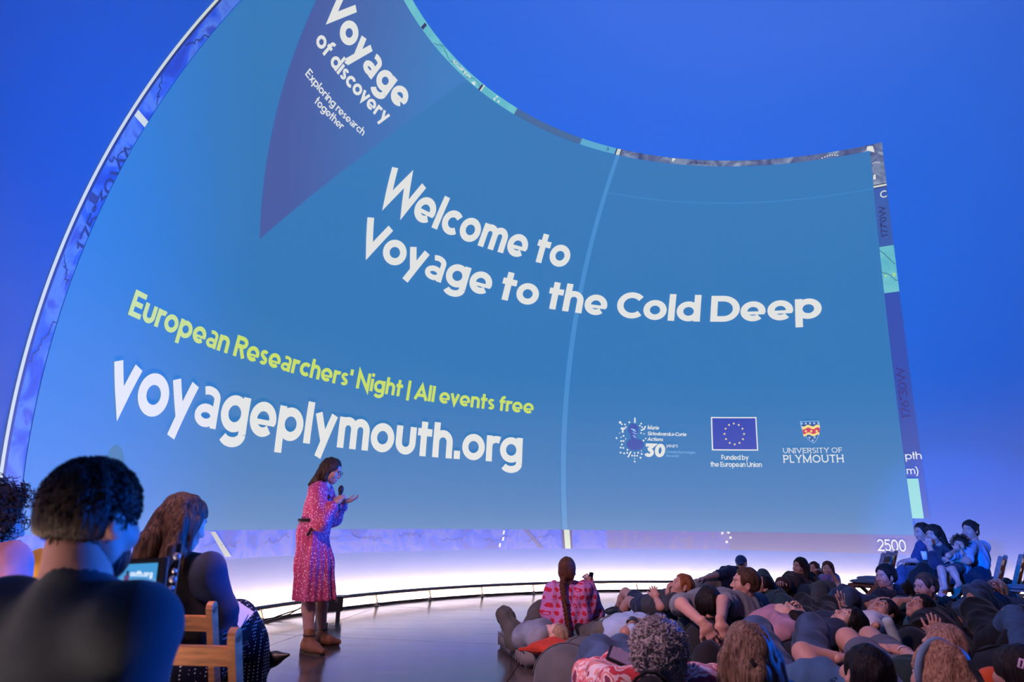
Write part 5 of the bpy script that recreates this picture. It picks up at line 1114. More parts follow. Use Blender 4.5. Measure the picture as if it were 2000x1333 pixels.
H_GREY2 = hair_mat('grey_curl', (.30, .27, .28), (.75, .70, .72), (60, 60, 60))
def grey_curls(root, base, L, H, J): strands(root, base, J['Hd'], H, 1.0, H_GREY2, 1100, .024, .014, .8, seed=21, r=.0030, zmin=-.09, fmax=.06, rough=.9)
person('woman with curly grey hair in a red floral shirt, seen from behind in the foreground', (1284, 1286, 2.58), look=(-.12, .96, .1), sh=[(1205, 1368, 2.66), (1366, 1368, 2.66)], pelvis=A3(.52, 2.95, .33), el=[(1168, 1338, 3.0), (1378, 1352, 2.98)], wr=[(1212, 1306, 3.16), (1338, 1344, 3.2)], kn=[(1166, 1276, 3.74), (1212, 1276, 3.86)], an=[(1112, 1442, 3.92), (1220, 1442, 4.05)], toe=[(1100, 1448, 4.1), (1215, 1445, 4.2)],
       hands=[dict(palm=(1, 0, 0), curl=.8), dict(palm=(-1, 0, 0), curl=.8)], top=dict(m=K_FLORAL, sleeve=1.7, g=.03, sg=.025, f=.009), pants=dict(m=K_JEANS, g=.022), shoes=m_blackshoe, hair='long', hmat=H_GREY2, thick=.018, hdisp=folds(.012, 42, 5, (1, 1, 1)), male=False, extra=grey_curls, hsc=.93, vox=.010)
tb = empty('tablet', at((1218, 1288, 2.88))); tag(tb, 'small tablet in a dark case held by the woman with curly grey hair', 'tablet'); tb.rotation_euler = (-1.05, .35, -.25)
bm = bmesh.new(); add_box(bm, (0, 0, 0), (.13, .012, .085)); bm_obj('case', bm, m_blk, tb, False, .004); bm = bmesh.new(); add_box(bm, (0, -.008, 0), (.108, .004, .066)); bm_obj('screen', bm, mat('tablet_glass', (.25, .20, .26), .15), tb)
person('red-haired youth in dark shorts with bare knees drawn up, lying on a blue beanbag', (1332, 1146, 6.55), look=(-.90, -.10, .38), up=(.40, .05, .92), s=.88, hsc=.94, child=True, sh=[(1312, 1176, 6.40), (1338, 1170, 6.85)], pelvis=(1270, 1186, 6.95), el=[(1290, 1186, 6.32), (1316, 1172, 6.9)], wr=[(1281, 1168, 6.42), (1304, 1160, 6.65)], hip=[(1264, 1190, 6.95), (1262, 1184, 7.15)],
       kn=[(1229, 1177, 7.35), (1222, 1159, 7.6)], an=[(1211, 1200, 7.4), (1205, 1194, 7.75)], toe=[(1192, 1200, 7.42), (1187, 1195, 7.75)], hands=[dict(d=(-.2, .2, .9), palm=(.3, .9, 0), curl=.9), dict(d=(.1, -.2, 1), palm=(.9, 0, 0), curl=1.1)], top=dict(m=K_CHAR, sleeve=.7, f=.007), pants=dict(m=K_NAVY, len=.55, name='shorts'), socks=K_CHAR, shoes=m_blackshoe, hair='crop', hmat=H_GINGER, sk='fair', vox=.010)
person('person in a pale blue top lying behind the curly-haired woman, blue band on the wrist', (1284, 1236, 5.2), look=(-.3, -.1, .95), up=(.85, -.3, .1), sh=[(1254, 1244, 5.3), (1262, 1226, 5.62)], pelvis=(1198, 1236, 5.7), el=[(1222, 1238, 5.25), (1246, 1208, 5.75)], wr=[(1236, 1218, 5.4), (1224, 1212, 5.6)], kn=[(1168, 1236, 6.1), (1186, 1226, 6.3)], an=[(1140, 1236, 6.4), (1160, 1230, 6.7)], toe=[(1130, 1226, 6.45), (1150, 1222, 6.75)],
       hands=[dict(palm=(0, 0, -1)), dict(palm=(0, 0, -1))], top=dict(m=K_LBLUE, sleeve=.6), pants=dict(m=K_OLIVE), shoes=m_blackshoe, hair='short', hmat=H_BROWN, sk='tan')
w0, w1 = P_((1222, 1238, 5.25)), P_((1236, 1218, 5.4)); dw = unit(w1 - w0); bm = bmesh.new(); add_tube(bm, [w0 + dw * .155, w0 + dw * .195], .046, 14, False); o = bm_obj('wristband', bm, B_NAVY, None, True); tag(o, 'dark blue band on the bare arm of the person in the pale blue top', 'wristband')
person('bearded man in a navy cap and dark T-shirt, lying propped up near the rail', (1448, 1102, 11.0), look=(-.45, -.85, -.15), up=(-.08, 0, 1), sh=[(1462, 1122, 11.1), (1424, 1118, 10.9)], pelvis=(1396, 1146, 10.9), el=[(1470, 1148, 11.1), (1398, 1124, 10.7)], wr=[(1445, 1152, 10.8), (1372, 1131, 10.6)], kn=[(1362, 1142, 10.8), (1356, 1150, 10.5)], an=[(1326, 1152, 10.9), (1325, 1158, 10.6)], toe=[(1312, 1150, 10.9), (1312, 1156, 10.6)],
       hands=[dict(), dict(palm=(0, 0, -1), curl=.4)], top=dict(m=K_NAVY, sleeve=.75), pants=dict(m=K_KHAKI), shoes=m_blackshoe, hair='short', hmat=H_SALT, beard=H_SALT, cap=cloth('cap_blue', (.02, .05, .16)), sk='fair', vox=.014, lat=(-.75, -.1, .5))
person('man with short brown hair in a grey T-shirt, leaning back and looking left', (1456, 1140, 5.75), look=(-.95, .12, .12), up=(.05, -.1, 1), sh=[(1408, 1172, 5.55), (1480, 1178, 5.92)], pelvis=(1458, 1236, 5.8), el=[(1380, 1172, 5.5), (1500, 1222, 5.85)], wr=[(1352, 1188, 5.62), (1480, 1252, 5.9)], kn=[(1395, 1222, 6.3), (1420, 1220, 6.5)], an=[(1345, 1240, 6.6), (1370, 1238, 6.9)],
       hands=[dict(palm=(0, 0, -1)), dict()], top=dict(m=K_GREY, sleeve=.62, g=.018, f=.007, label='grey marl T-shirt'), pants=dict(m=K_JEANS), hair='short', hmat=H_BROWN, sk='fair', beard=None, vox=.010, neck=(1452, 1166, 5.8), girth=1.06, hsc=1.02)
person('dark-haired person in grey sleeves slumped over a black beanbag, both bare forearms hanging down', (1385, 1186, 4.82), look=(.05, -.55, -.8), up=(0, -.8, .55), sh=[(1424, 1184, 5.02), (1328, 1182, 5.02)], pelvis=(1372, 1192, 5.5), el=[(1412, 1176, 4.72), (1332, 1182, 4.66)], wr=[(1408, 1218, 4.42), (1376, 1222, 4.38)], kn=[(1400, 1230, 5.85), (1345, 1230, 5.85)], an=[(1405, 1262, 6.2), (1340, 1262, 6.2)],
       hands=[dict(d=(.05, -.25, -.9), palm=(0, 1, 0), curl=.25, thumb=1), dict(d=(.45, -.2, -.75), palm=(0, 1, 0), curl=.25, thumb=-1)], top=dict(m=K_GREY, sleeve=.75, g=.012), pants=dict(m=K_BLACK), hair='long', hmat=H_BLACK, thick=.016, sk='fair', eyes=False, vox=.011)
person('dark-haired woman lying back with her face turned up, on the peaked teal beanbag', (1488, 1146, 6.75), look=(-.62, -.30, .62), up=(.72, .1, .62), sh=[(1508, 1176, 6.6), (1520, 1164, 6.95)], pelvis=(1520, 1204, 6.75), el=[(1490, 1190, 6.55), (1540, 1190, 7.0)], wr=[(1500, 1208, 6.5), (1530, 1204, 6.8)], kn=None, hands=[dict(), dict()], top=dict(m=K_DTEAL, sleeve=1.8), hair='long', hmat=H_BLACK, sk='fair', male=False, s=.92, vox=.012)
def fleece(root, base, L, H, J): pass
person('woman with long brown hair in a brown fleece jacket, turned to the left', (1563, 1108, 9.3), look=(-.88, -.38, .04), sh=[(1582, 1134, 9.5), (1548, 1136, 9.1)], pelvis=(1560, 1166, 9.3), el=[(1590, 1152, 9.4), (1536, 1152, 8.9)], wr=[(1560, 1156, 9.0), (1528, 1142, 8.75)], kn=[(1603, 1150, 8.6), (1618, 1150, 8.7)], an=[(1594, 1188, 8.4), (1612, 1188, 8.5)], toe=[(1580, 1190, 8.3), (1600, 1190, 8.4)], hands=[dict(), dict(curl=.8)],
       top=dict(m=K_BROWNF, sleeve=1.85, g=.034, sg=.028, f=.012, name='jacket', hood=True), pants=dict(m=K_OLIVE, g=.02), shoes=m_blackshoe, hair='long', hmat=H_DARK, sk='fair', male=False, vox=.012, locks=[([(.07, -.02, .0), (.085, -.03, -.12), (.075, -.02, -.20)], [.03, .028, .012]), ([(-.07, -.02, .0), (-.085, -.03, -.12), (-.075, -.02, -.20)], [.03, .028, .012]), ([(0, -.09, 0), (0, -.10, -.13), (0, -.09, -.2)], [.06, .05, .02])])
person('child half hidden behind the woman in the brown fleece, elbow raised', (1590, 1112, 10.3), look=(-.75, -.6, .05), s=.75, hsc=.85, child=True, sh=[(1600, 1132, 10.4), (1580, 1133, 10.2)], pelvis=(1592, 1158, 10.3), el=[(1604, 1116, 10.3), (1576, 1146, 10.1)], wr=[(1594, 1114, 10.12), (1585, 1150, 9.95)], kn=[(1585, 1154, 9.9), (1580, 1155, 9.9)], hands=[dict(), dict()], top=dict(m=K_OLIVE, sleeve=.8), pants=dict(m=K_NAVY), hair='short', hmat=H_BROWN, vox=.014)
person('girl with long fair-brown hair in a lilac T-shirt, one hand up at her mouth', (1617, 1112, 9.7), look=(-.62, -.78, .0), s=.74, hsc=.86, child=True, male=False, sh=[(1632, 1130, 9.75), (1608, 1131, 9.6)], pelvis=(1622, 1160, 9.7), el=[(1637, 1140, 9.45), (1606, 1150, 9.45)], wr=[(1623, 1118, 9.42), (1622, 1152, 9.35)], kn=[(1640, 1148, 9.3), (1612, 1150, 9.2)], an=[(1640, 1172, 9.2), (1612, 1175, 9.1)], hands=[dict(d=(-.5, .1, .8), palm=(-.5, .8, 0), curl=.8), dict()],
       top=dict(m=K_PURP, sleeve=.6), pants=dict(m=K_LJEANS, len=.8, name='shorts'), hair='long', hmat=hair_mat('girl', (.05, .022, .012), (.16, .08, .045)), sk='pale', vox=.011, locks=[([(.066, .0, .0), (.082, .0, -.12), (.085, .01, -.23)], [.03, .028, .012]), ([(-.066, .0, .0), (-.082, .0, -.12), (-.085, .01, -.23)], [.03, .028, .012])])
person('dark-haired boy in a navy T-shirt and blue jeans, reclining and looking left', (1730, 1127, 7.25), look=(-.93, -.28, .02), sh=[(1752, 1160, 7.4), (1718, 1166, 7.1)], pelvis=(1722, 1200, 7.2), s=.92, hsc=.96, el=[(1768, 1180, 7.3), (1700, 1182, 6.95)], wr=[(1735, 1186, 7.0), (1715, 1174, 6.85)], kn=[(1648, 1160, 7.3), (1660, 1166, 7.0)], an=[(1600, 1198, 7.4), (1612, 1205, 7.1)], toe=[(1585, 1195, 7.5), (1595, 1202, 7.2)],
       hands=[dict(palm=(0, 0, -1)), dict(palm=(0, 0, -1))], top=dict(m=K_NAVY, sleeve=.95, f=.008), pants=dict(m=K_JEANS, g=.024, f=.009), shoes=m_blackshoe, hair='short', hmat=H_BLACK, thick=.018, sk='fair', vox=.010, neck=(1733, 1152, 7.25))
person('pale-legged woman in a rose shirt lying on her back, knees bare', (1543, 1210, 5.3), look=(.25, .1, .95), up=(.75, -.4, .1), male=False, sh=[(1520, 1222, 5.2), (1530, 1212, 5.52)], pelvis=(1490, 1232, 5.6), el=[(1528, 1236, 5.0), (1566, 1216, 5.55)], wr=[(1550, 1222, 5.05), (1570, 1204, 5.4)], kn=[(1471, 1208, 5.95), (1493, 1199, 6.1)], an=[(1440, 1240, 6.1), (1460, 1235, 6.3)], hands=[dict(), dict(d=(-.3, -.1, .8), palm=(-.6, 0, 0), curl=.7)], top=dict(m=K_ROSE, sleeve=1.6, f=.010, g=.02), pants=dict(m=K_BLACK, len=.6, name='shorts'), hair='long', hmat=H_BLACK, sk='pale', vox=.010)
person('dark-haired woman in black trousers lying on her back, one open hand raised', (1657, 1218, 5.05), look=(-.45, -.12, .85), up=(.88, .0, .42), male=False, sh=[(1632, 1236, 4.98), (1640, 1224, 5.3)], pelvis=(1588, 1240, 5.3), el=[(1618, 1246, 4.9), (1650, 1212, 5.42)], wr=[(1596, 1232, 5.0), (1653, 1198, 5.38)], kn=[(1572, 1182, 5.75), (1620, 1186, 5.9)], an=[(1545, 1230, 6.0), (1592, 1226, 6.15)], hands=[dict(palm=(0, 0, -1)), dict(d=(-.28, .1, 1), palm=(.5, -.8, .2), curl=.12, spread=.26, thumb=-1)],
       top=dict(m=K_NAVY, sleeve=1.85, f=.008), pants=dict(m=K_BLACK, g=.02), hair='long', hmat=H_BLACK, sk='pale', thick=.018, vox=.010)
person('man lying on his back in a white T-shirt, hand over his brow, near the bottle', (1726, 1198, 5.75), look=(-.50, -.25, .82), up=(.72, .25, .62), sh=[(1706, 1224, 5.5), (1728, 1214, 5.86)], pelvis=(1668, 1238, 5.75), el=[(1698, 1240, 5.4), (1712, 1196, 6.0)], wr=[(1712, 1222, 5.3), (1701, 1192, 5.88)], kn=None, hands=[dict(), dict(d=(.2, -.4, .5), palm=(.6, -.2, -.4), curl=.6)], top=dict(m=K_WHITE, sleeve=.6, g=.02), hair='short', hmat=H_BLACK, sk='fair', vox=.010, thick=.014)
bo = empty('water_bottle', at((1745, 1240, 4.95))); tag(bo, 'clear plastic bottle with blue water, tilted beside the white T-shirt', 'bottle'); bo.rotation_euler = (.1, -.38, 0)
mg = bpy.data.materials.new('bottle_plastic'); mg.use_nodes = True; N, L = nodes(mg); b = N['Principled BSDF']; b.inputs['Base Color'].default_value = (.62, .80, .88, 1); b.inputs['Roughness'].default_value = .12; b.inputs['Transmission Weight'].default_value = .35; b.inputs['IOR'].default_value = 1.2
bm = bmesh.new(); add_tube(bm, [(0, 0, z) for z in (-.09, -.085, -.03, -.02, .03, .04, .08, .105, .115)], [.030, .036, .036, .034, .036, .034, .036, .034, .022], 18); bm_obj('bottle_body', bm, mg, bo, True)
bm = bmesh.new(); add_tube(bm, [(0, 0, z) for z in (-.085, -.08, .035)], [.028, .033, .033], 16); bm_obj('water', bm, mat('water_blue', (.03, .20, .32), .1), bo, True)
bm = bmesh.new(); add_tube(bm, [(0, 0, -.115), (0, 0, -.09)], .017, 12); bm_obj('bottle_cap', bm, mat('bottle_cap_blue', (.02, .10, .30), .4), bo, True)
person('man with short hair and stubble, chin near his bare forearm, looking left', (1808, 1147, 6.6), look=(-.92, -.22, -.04), sh=[(1832, 1182, 6.75), (1790, 1186, 6.4)], pelvis=(1800, 1232, 6.6), el=[(1852, 1206, 6.7), (1752, 1178, 6.35)], wr=[(1830, 1220, 6.4), (1786, 1172, 6.32)], kn=None, hands=[dict(), dict(d=(.9, 0, -.1), palm=(0, 0, -1), curl=.6)], top=dict(m=K_TEAL, sleeve=.75, g=.014), hair='short', hmat=H_BROWN, beard=hair_mat('stubble', (.10, .05, .035), (.14, .08, .055)), sk='fair', vox=.010, hsc=1.03, neck=(1815, 1172, 6.62))
person('person in a black jacket lying back with dark hair, face turned up to the left', (1797, 1190, 5.75), look=(-.72, -.30, .60), up=(.66, .1, .70), sh=[(1810, 1222, 5.55), (1836, 1212, 5.95)], pelvis=(1850, 1262, 5.5), el=[(1806, 1246, 5.3), (1860, 1236, 5.9)], wr=[(1826, 1240, 5.0), (1850, 1252, 5.5)], kn=None, hands=[dict(d=(.0, -.2, .9), palm=(.3, .9, 0), curl=.7), dict()], top=dict(m=K_BLACK, sleeve=1.85, g=.03, sg=.024, hood=True, name='jacket'), hair='long', hmat=H_BLACK, sk='fair', vox=.011, eyes=True)
person('older man with glasses and white hair in a denim jacket, lying with his arm bent', (1944, 1154, 6.7), look=(-.62, -.35, .70), up=(.74, .12, .62), sh=[(1930, 1184, 6.4), (1962, 1172, 6.85)], pelvis=(1888, 1205, 6.6), el=[(1900, 1168, 6.25), (1985, 1190, 6.8)], wr=[(1922, 1150, 6.42), (1950, 1196, 6.5)], kn=None, hands=[dict(d=(.6, .2, .1), palm=(0, .3, -1), curl=.5), dict()], top=dict(m=K_DENIM, sleeve=1.85, g=.026, sg=.024, f=.010, name='jacket'), hair='crop', hmat=H_GREY, thick=.006, glasses=m_blk, sk='warm', vox=.010)
person('person in black shorts with bare shins, knees up, at the right below the denim jacket', (1992, 1215, 5.1), look=(-.5, .2, .8), up=(.8, -.2, .3), sh=[(1985, 1240, 5.0), (2000, 1230, 5.3)], pelvis=(1955, 1262, 5.3), el=[(1975, 1262, 4.95), (2010, 1250, 5.3)], wr=[(1960, 1262, 5.0), (1990, 1260, 5.1)], kn=[(1902, 1192, 5.8), (1922, 1194, 5.75)], an=[(1915, 1252, 5.95), (1945, 1250, 5.9)], hands=[dict(), dict()], top=dict(m=K_BLACK, sleeve=1.8), pants=dict(m=K_BLACK, len=1.25, name='breeches', g=.022), hair='short', hmat=H_DARK, sk='fair', vox=.011)
person('person in rolled-up blue jeans with a bent knee at the right edge', (2075, 1245, 4.6), look=(-.3, .6, .5), sh=[(2050, 1285, 4.5), (2090, 1280, 4.8)], pelvis=(2030, 1312, 4.7), el=[(2040, 1312, 4.4), (2110, 1310, 4.8)], wr=[(2020, 1310, 4.5), (2070, 1310, 4.7)], kn=[(1983, 1212, 5.1), (2010, 1210, 5.2)], an=[(1925, 1270, 5.3), (1970, 1280, 5.4)], hands=[dict(), dict()], top=dict(m=K_DGREEN, sleeve=1.8), pants=dict(m=K_DENIM, len=1.25, g=.026), hair='short', hmat=H_BROWN, sk='fair', vox=.011)
# foreground row
K_CYAN = cloth('cyan_print', (.06, .42, .55), .05)
def pony(root, base, L, H, J):
    for (a, b_) in (((1376, 1308), (1386, 1330)), ((1384, 1304), (1380, 1332)), ((1374, 1320), (1394, 1314)), ((1390, 1330), (1398, 1318)), ((1398, 1332), (1403, 1321)), ((1384, 1340), (1404, 1338))):
        bm = bmesh.new(); add_bar(bm, P_((*a, 3.165)) - base, P_((*b_, 3.165)) - base, .006, .004, (0, 1, 0)); bm_obj('trouser_print', bm, K_CYAN, root)
    bm = bmesh.new(); add_tube(bm, [L(.024 * math.cos(t), -.128 + .012 * math.sin(t), .020 + .010 * math.sin(t)) - base for t in np.linspace(0, 2 * PI, 13)], .009, 6, False); bm_obj('hair_tie', bm, K_BLACK, root, True)
PONY = hair_mat('pony', (.07, .040, .026), (.36, .24, .16), (42, 42, 3))
person('woman with long blond hair half tied back, seen from behind in the foreground', (1462, 1286, 2.6), look=(.05, .99, .08), male=False, sh=[(1385, 1378, 2.68), (1540, 1378, 2.68)], pelvis=A3(.90, 2.9, .30), el=[(1375, 1440, 2.9), (1560, 1440, 2.9)], wr=[(1430, 1430, 3.1), (1510, 1430, 3.1)], kn=[(1384, 1292, 3.25), A3(1.06, 3.40, .52)], an=[(1430, 1420, 3.5), A3(1.08, 3.62, .10)], toe=[(1430, 1440, 3.65), A3(1.08, 3.8, .05)], hands=[dict(), dict()], top=dict(m=K_LBLUE, sleeve=1.7, g=.02), pants=dict(m=K_BLACK), shoes=m_blackshoe, hair='long', hmat=PONY, thick=.013, hsc=.98, vox=.010,
       locks=[([(0, -.11, .035), (0, -.135, -.03), (0, -.14, -.14), (0, -.13, -.24)], [.022, .034, .038, .02]), ([(-.07, -.03, .0), (-.09, -.05, -.12), (-.09, -.06, -.26)], [.045, .04, .03]), ([(.07, -.03, .0), (.09, -.05, -.12), (.09, -.06, -.26)], [.045, .04, .03]), ([(-.04, -.09, -.02), (-.05, -.11, -.15), (-.05, -.11, -.26)], [.04, .036, .03]), ([(.04, -.09, -.02), (.05, -.11, -.15), (.05, -.11, -.26)], [.04, .036, .03])], extra=pony)
K_BTEE = cloth('blue_tee', (.05, .13, .26))
def flat_text(s_, p0, p1, hgt, w=.18):
    # lettering along the line p0 -> p1, standing hgt high
    V, F = [], []; x = 0
    for ch in s_:
        st_, adv = glyph(ch, w, .72)
        for q in st_:
            n0 = len(V); ribbon(q, w, V, F)
            for k in range(n0, len(V)): V[k] = V[k] + Vector((x, 0))
        x += adv + .08
    d = p1 - p0; u = unit(np.cross(np.cross(d, A3(0, -1, .3)), d)); u = u if u[2] > 0 else -u
    return [tuple(p0 + d * (v.x / x) + u * v.y * hgt) for v in V], F
def tee_print(root, base, L, H, J):
    V, F = flat_text('ETRA', P_((1600, 1326, 3.055)), P_((1632, 1321, 3.055)), .02); obj('shirt_lettering', [tuple(np.array(v) - base) for v in V], F, K_WHITE, root, False)
person('dark-haired man lying in blue jeans at the bottom, bare arm bent over his head', (1690, 1322, 3.0), look=(-.10, .9, .35), up=(.25, -.32, .9), sh=[(1610, 1340, 3.15), (1690, 1382, 3.0)], pelvis=(1560, 1372, 3.6), el=[(1568, 1276, 3.3), (1740, 1400, 3.1)], wr=[(1648, 1290, 3.25), (1690, 1410, 3.2)], kn=[(1478, 1234, 4.25), (1588, 1228, 4.3)], an=[(1440, 1300, 4.7), (1560, 1300, 4.8)], hands=[dict(d=(.8, .1, -.1), palm=(0, 0, -1), curl=.4), dict()], top=dict(m=K_BTEE, sleeve=.35, g=.014), pants=dict(m=K_JEANS, g=.022), hair='short', hmat=H_BLACK, extra=tee_print, thick=.016, sk='fair', vox=.010)
person('person with cropped ginger-grey hair, bare bent leg and grey shorts, hand on the knee', (1846, 1272, 3.5), look=(-.55, .80, .1), sh=[(1790, 1330, 3.55), (1880, 1340, 3.4)], pelvis=(1770, 1352, 3.75), el=[(1800, 1300, 3.75), (1915, 1400, 3.5)], wr=[(1762, 1272, 3.98), (1880, 1420, 3.6)], kn=[(1656, 1250, 4.1), (1700, 1246, 4.4)], an=[(1680, 1330, 4.35), (1730, 1330, 4.6)], hip=[(1745, 1340, 3.75), (1775, 1322, 3.95)], hands=[dict(d=(-.9, .3, .1), palm=(.1, .3, -1), curl=.3, spread=.22, thumb=-1), dict()],
       top=dict(m=K_DGREEN, sleeve=.5), pants=dict(m=K_SHORT, len=.62, name='shorts', g=.03), hair='short', hmat=hair_mat('gingergrey', (.20, .10, .07), (.46, .30, .24)), thick=.010, sk='fair', vox=.010)
bm = bmesh.new(); w0, w1 = P_((1800, 1300, 3.75)), P_((1762, 1272, 3.98)); dw = unit(w1 - w0); add_tube(bm, [w0 + dw * .20 + A3(0, 0, .0), w0 + dw * .212], .036, 14, False); o = bm_obj('bracelet', bm, mat('bracelet_pale', (.6, .55, .6), .4), None, True); tag(o, 'pale bracelet on the wrist resting on the bare knee', 'bracelet')
def band_extra(root, base, L, H, J):
    bm = bmesh.new(); add_tube(bm, [L(.094 * math.sin(t), .012, .020 + .104 * math.cos(t)) - base for t in np.linspace(-1.9, 1.9, 26)], .014, 8); bm_obj('headband', bm, cloth('headband_blue', (.18, .30, .45)), root, True)
person('blond woman with a pale blue headband, head just showing at the bottom', (1838, 1326, 2.62), look=(-.35, .92, .1), male=False, sh=[(1770, 1415, 2.7), (1905, 1415, 2.6)], pelvis=A3(1.62, 2.9, .30), el=[(1760, 1480, 2.9), (1930, 1480, 2.9)], wr=[(1800, 1470, 3.1), (1890, 1470, 3.1)], kn=[A3(1.5, 3.4, .5), A3(1.72, 3.4, .5)], an=[A3(1.5, 3.65, .1), A3(1.72, 3.65, .1)], toe=[A3(1.5, 3.8, .05), A3(1.72, 3.8, .05)], hands=[dict(), dict()], top=dict(m=K_NAVY, sleeve=1.7), pants=dict(m=K_JEANS), shoes=m_blackshoe, hair='long', hmat=hair_mat('strawberry', (.22, .10, .055), (.60, .36, .22), (46, 46, 4)), thick=.013, vox=.010, locks=[([(-.06, -.04, .0), (-.085, -.05, -.14)], [.05, .04]), ([(.06, -.04, .0), (.085, -.05, -.14)], [.05, .04]), ([(0, -.09, 0), (0, -.11, -.15)], [.06, .05])], extra=band_extra)
def clip_extra(root, base, L, H, J):
    bm = bmesh.new(); add_tube(bm, [L(*q) - base for q in ((-.055, -.075, .085), (-.068, -.075, .055), (-.072, -.060, .058), (-.060, -.060, .088), (-.055, -.075, .085))], .005, 6, False); bm_obj('hair_clip', bm, mat('clip_lilac', (.75, .55, .75), .3), root, True)
person('dark-haired child with a lilac hair clip at the lower right corner', (1992, 1322, 2.75), look=(-.22, .95, .1), s=.8, hsc=.90, child=True, male=False, sh=[(1935, 1400, 2.8), (2040, 1400, 2.75)], pelvis=A3(2.05, 3.0, .28), el=[(1925, 1450, 2.9), (2060, 1450, 2.9)], wr=[(1950, 1440, 3.0), (2030, 1440, 3.0)], kn=[A3(1.95, 3.35, .42), A3(2.12, 3.35, .42)], an=[A3(1.95, 3.55, .08), A3(2.12, 3.55, .08)], hands=[dict(), dict()], top=dict(m=K_NAVY, sleeve=1.6), pants=dict(m=K_JEANS), hair='long', hmat=H_DARK, thick=.012, vox=.010, extra=clip_extra)
S = Solid(); q0 = np.array(at((1944, 1338, 2.85))[:]); S.ball(q0, (.07, .07, .065), .02); S.disp = folds(.004, 24, 3); V, F = S.mesh(.009); ro = empty('woolly_hat', Vector(q0 - A3(0, 0, .065))); obj('knit', V - (q0 - A3(0, 0, .065)), F, cloth('orange_knit', (.62, .09, .02)), ro); tag(ro, 'orange woolly hat beside the child with the hair clip', 'hat')

# ------------------------------------------------------------------ what the people on the floor lie on
for i, (lab, pe, sc_, la, spn, ps) in enumerate(PERS[5:]):
    if pe[2] < .2 or any(w in lab for w in ('braid', 'hoodie', 'hugged')): continue
    q = lab.split(' '); q = q[:9]
    while q[-1].strip(',') in ('in', 'a', 'and', 'the', 'with', 'on', 'his', 'her', 'of', 'at', 'to', 'from', 'behind', 'up', 'one', 'both', 'seen', 'bare'): q = q[:-1]
    bl = 'dark beanbag underneath the ' + ' '.join(q).strip(','); dn = A3(0, 0, -1); r0 = max(.05, min(.17, (pe[2] - .11 * ps) * .5)); r1 = max(.05, min(.17, (sc_[2] - .10 * ps) * .5))
    a_ = pe + dn * (.10 * ps + r0); b_ = sc_ + dn * (.09 * ps + r1) ; S = Solid(); S.cone(a_, b_, r0, r1, .12, (la, 1.35)); hz = unit(A3(la[0], la[1], 0)); md_ = (a_ + b_) / 2
    for e_, rr in ((a_, r0), (b_, r1), (md_, (r0 + r1) / 2)): S.cone(e_, A3(e_[0], e_[1], max(.10, rr)), rr, max(rr * 1.25, .12), .14, (hz, 1.35))
    S.disp = folds(.010, 9, i + 40); S.plane(A3(0, 0, .006), dn); V, F = S.mesh(.026); bs = A3(md_[0], md_[1], 0); rt = empty('beanbag', bs); tag(rt, bl, 'beanbag'); cv = obj('cover', V - bs, F, (B_BLACK, B_NAVY, B_GREY)[i % 3] if i % 3 < 2 else B_BLACK, rt)

# ------------------------------------------------------------------ the people on chairs at the right
person('grey-haired man in a blue shirt and jeans, seated behind the woman resting her chin', (1801, 1040, 9.25), look=(-.95, -.12, -.12), sh=[(1800, 1070, 9.05), (1816, 1066, 9.45)], pelvis=(1815, 1118, 9.25), el=[(1790, 1094, 8.95), (1800, 1092, 9.5)], wr=[(1772, 1096, 9.0), (1776, 1096, 9.25)], kn=[(1762, 1118, 8.95), (1768, 1112, 9.3)], an=[(1758, 1168, 8.95), (1765, 1160, 9.35)], toe=[(1745, 1172, 9.0), (1750, 1164, 9.4)], hands=[dict(palm=(0, .3, -1), curl=.6), dict(palm=(0, -.3, -1), curl=.6)], top=dict(m=K_BLUE, sleeve=.9), pants=dict(m=K_JEANS), shoes=m_blackshoe, hair='short', hmat=H_DARK, sk='fair', vox=.012, lat=(.1, 1, 0))
person('woman with long curly dark hair seated with her chin propped on her fist', (1824, 1046, 8.65), look=(-.90, -.42, .0), male=False, sh=[(1826, 1080, 8.4), (1852, 1076, 8.85)], pelvis=(1848, 1124, 8.65), el=[(1828, 1102, 8.25), (1838, 1100, 8.9)], wr=[(1815, 1066, 8.36), (1812, 1102, 8.7)], kn=[(1802, 1112, 8.35), (1808, 1108, 8.65)], an=[(1768, 1156, 8.4), (1780, 1164, 8.75)], toe=[(1752, 1160, 8.45), (1765, 1168, 8.8)], hands=[dict(d=(.1, .2, 1), palm=(.5, .6, 0), curl=1.2), dict(palm=(0, 0, -1), curl=.5)],
       top=dict(m=K_NAVY, sleeve=1.4, g=.018), pants=dict(m=K_BLACK), shoes=m_blackshoe, hair='long', hmat=H_DARK, sk='fair', vox=.011, thick=.02, lat=(.15, 1, 0), locks=[([(0, -.09, 0), (.02, -.13, -.13), (.02, -.17, -.27)], [.06, .055, .03]), ([(.06, -.05, 0), (.08, -.08, -.13), (.08, -.11, -.24)], [.045, .04, .02]), ([(-.06, -.05, 0), (-.08, -.08, -.13), (-.08, -.11, -.24)], [.045, .04, .02])])
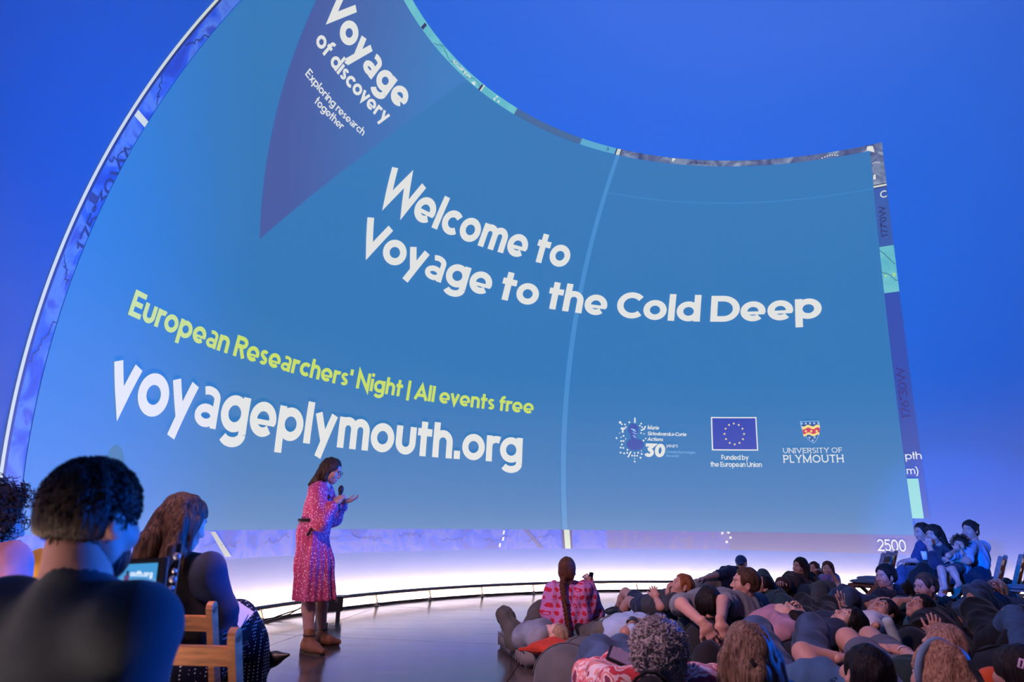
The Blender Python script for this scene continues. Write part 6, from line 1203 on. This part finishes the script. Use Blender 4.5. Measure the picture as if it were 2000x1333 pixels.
person('mother with a hair bun and light blue top holding a child on her lap', (1895, 1036, 8.75), look=(-.90, -.42, -.05), male=False, sh=[(1892, 1068, 8.5), (1918, 1070, 8.95)], pelvis=(1904, 1120, 8.75), el=[(1888, 1096, 8.25), (1924, 1098, 8.85)], wr=[(1862, 1094, 8.25), (1882, 1098, 8.55)], kn=[(1846, 1124, 8.35), (1862, 1122, 8.6)], an=[(1838, 1176, 8.35), (1868, 1172, 8.6)], toe=[(1822, 1180, 8.4), (1850, 1176, 8.65)], hands=[dict(palm=(0, .5, -.6), curl=.4), dict(palm=(0, 0, -1), curl=.4)], top=dict(m=K_LBLUE, sleeve=.8, g=.016), pants=dict(m=K_NAVY, len=.86, name='skirt', g=.035), shoes=m_blackshoe, hair='long', hmat=H_DARK, sk='fair', vox=.011, thick=.009, lat=(.15, 1, 0), locks=[([(0, -.12, .04), (0, -.135, .05)], [.036, .034])])
def kid_curls(root, base, L, H, J): strands(root, base, J['Hd'], H, .84, CUR, 260, .04, .012, 1.2, seed=31, r=.003, zmin=-.05, fmax=.05)
person('curly-haired child in a patterned top and navy shorts on the mother\'s lap', (1876, 1066, 8.42), look=(-.80, -.58, -.05), s=.66, hsc=.84, child=True, sh=[(1866, 1086, 8.25), (1888, 1085, 8.5)], pelvis=(1874, 1110, 8.45), el=[(1852, 1086, 8.1), (1894, 1094, 8.3)], wr=[(1868, 1074, 8.22), (1878, 1078, 8.24)], kn=[(1838, 1112, 8.12), (1860, 1113, 8.1)], an=[(1846, 1148, 8.05), (1874, 1142, 8.0)], toe=[(1836, 1152, 8.05), (1866, 1148, 7.95)], hands=[dict(d=(.3, .2, .9), palm=(.5, .7, 0), curl=.6), dict(d=(-.3, .2, .9), palm=(-.3, .8, 0), curl=.6)], top=dict(m=dotted('child_top', (.30, .40, .58), (.62, .68, .80), 60, .25), sleeve=.5), pants=dict(m=K_NAVY, len=.85, name='shorts'), hair='short', hmat=CUR, thick=.018, sk='fair', vox=.010, extra=kid_curls)

# ------------------------------------------------------------------ small things
S = Solid(); q0 = np.array(at((1222, 1250, 5.62))[:]); S.ball(q0, (.10, .08, .03), .02); V, F = S.mesh(.010); o = obj('cushion', V - q0, F, cloth('yellow', (.50, .38, .06))); o.location = q0; tag(o, 'small yellow cushion beside the pale blue top', 'cushion')
cu = empty('paper_cup', at((1807, 1094, 8.5))); tag(cu, 'pale paper cup held by the woman resting her chin on her fist', 'cup'); bm = bmesh.new(); add_tube(bm, [(0, 0, 0), (0, 0, .095)], [.028, .038], 14); bm_obj('cup_wall', bm, K_WHITE, cu, True); bm = bmesh.new(); add_tube(bm, [(.038 * math.cos(t), .038 * math.sin(t), .095) for t in np.linspace(0, 2 * PI, 15)], .003, 5, False); bm_obj('rim', bm, K_WHITE, cu, True)
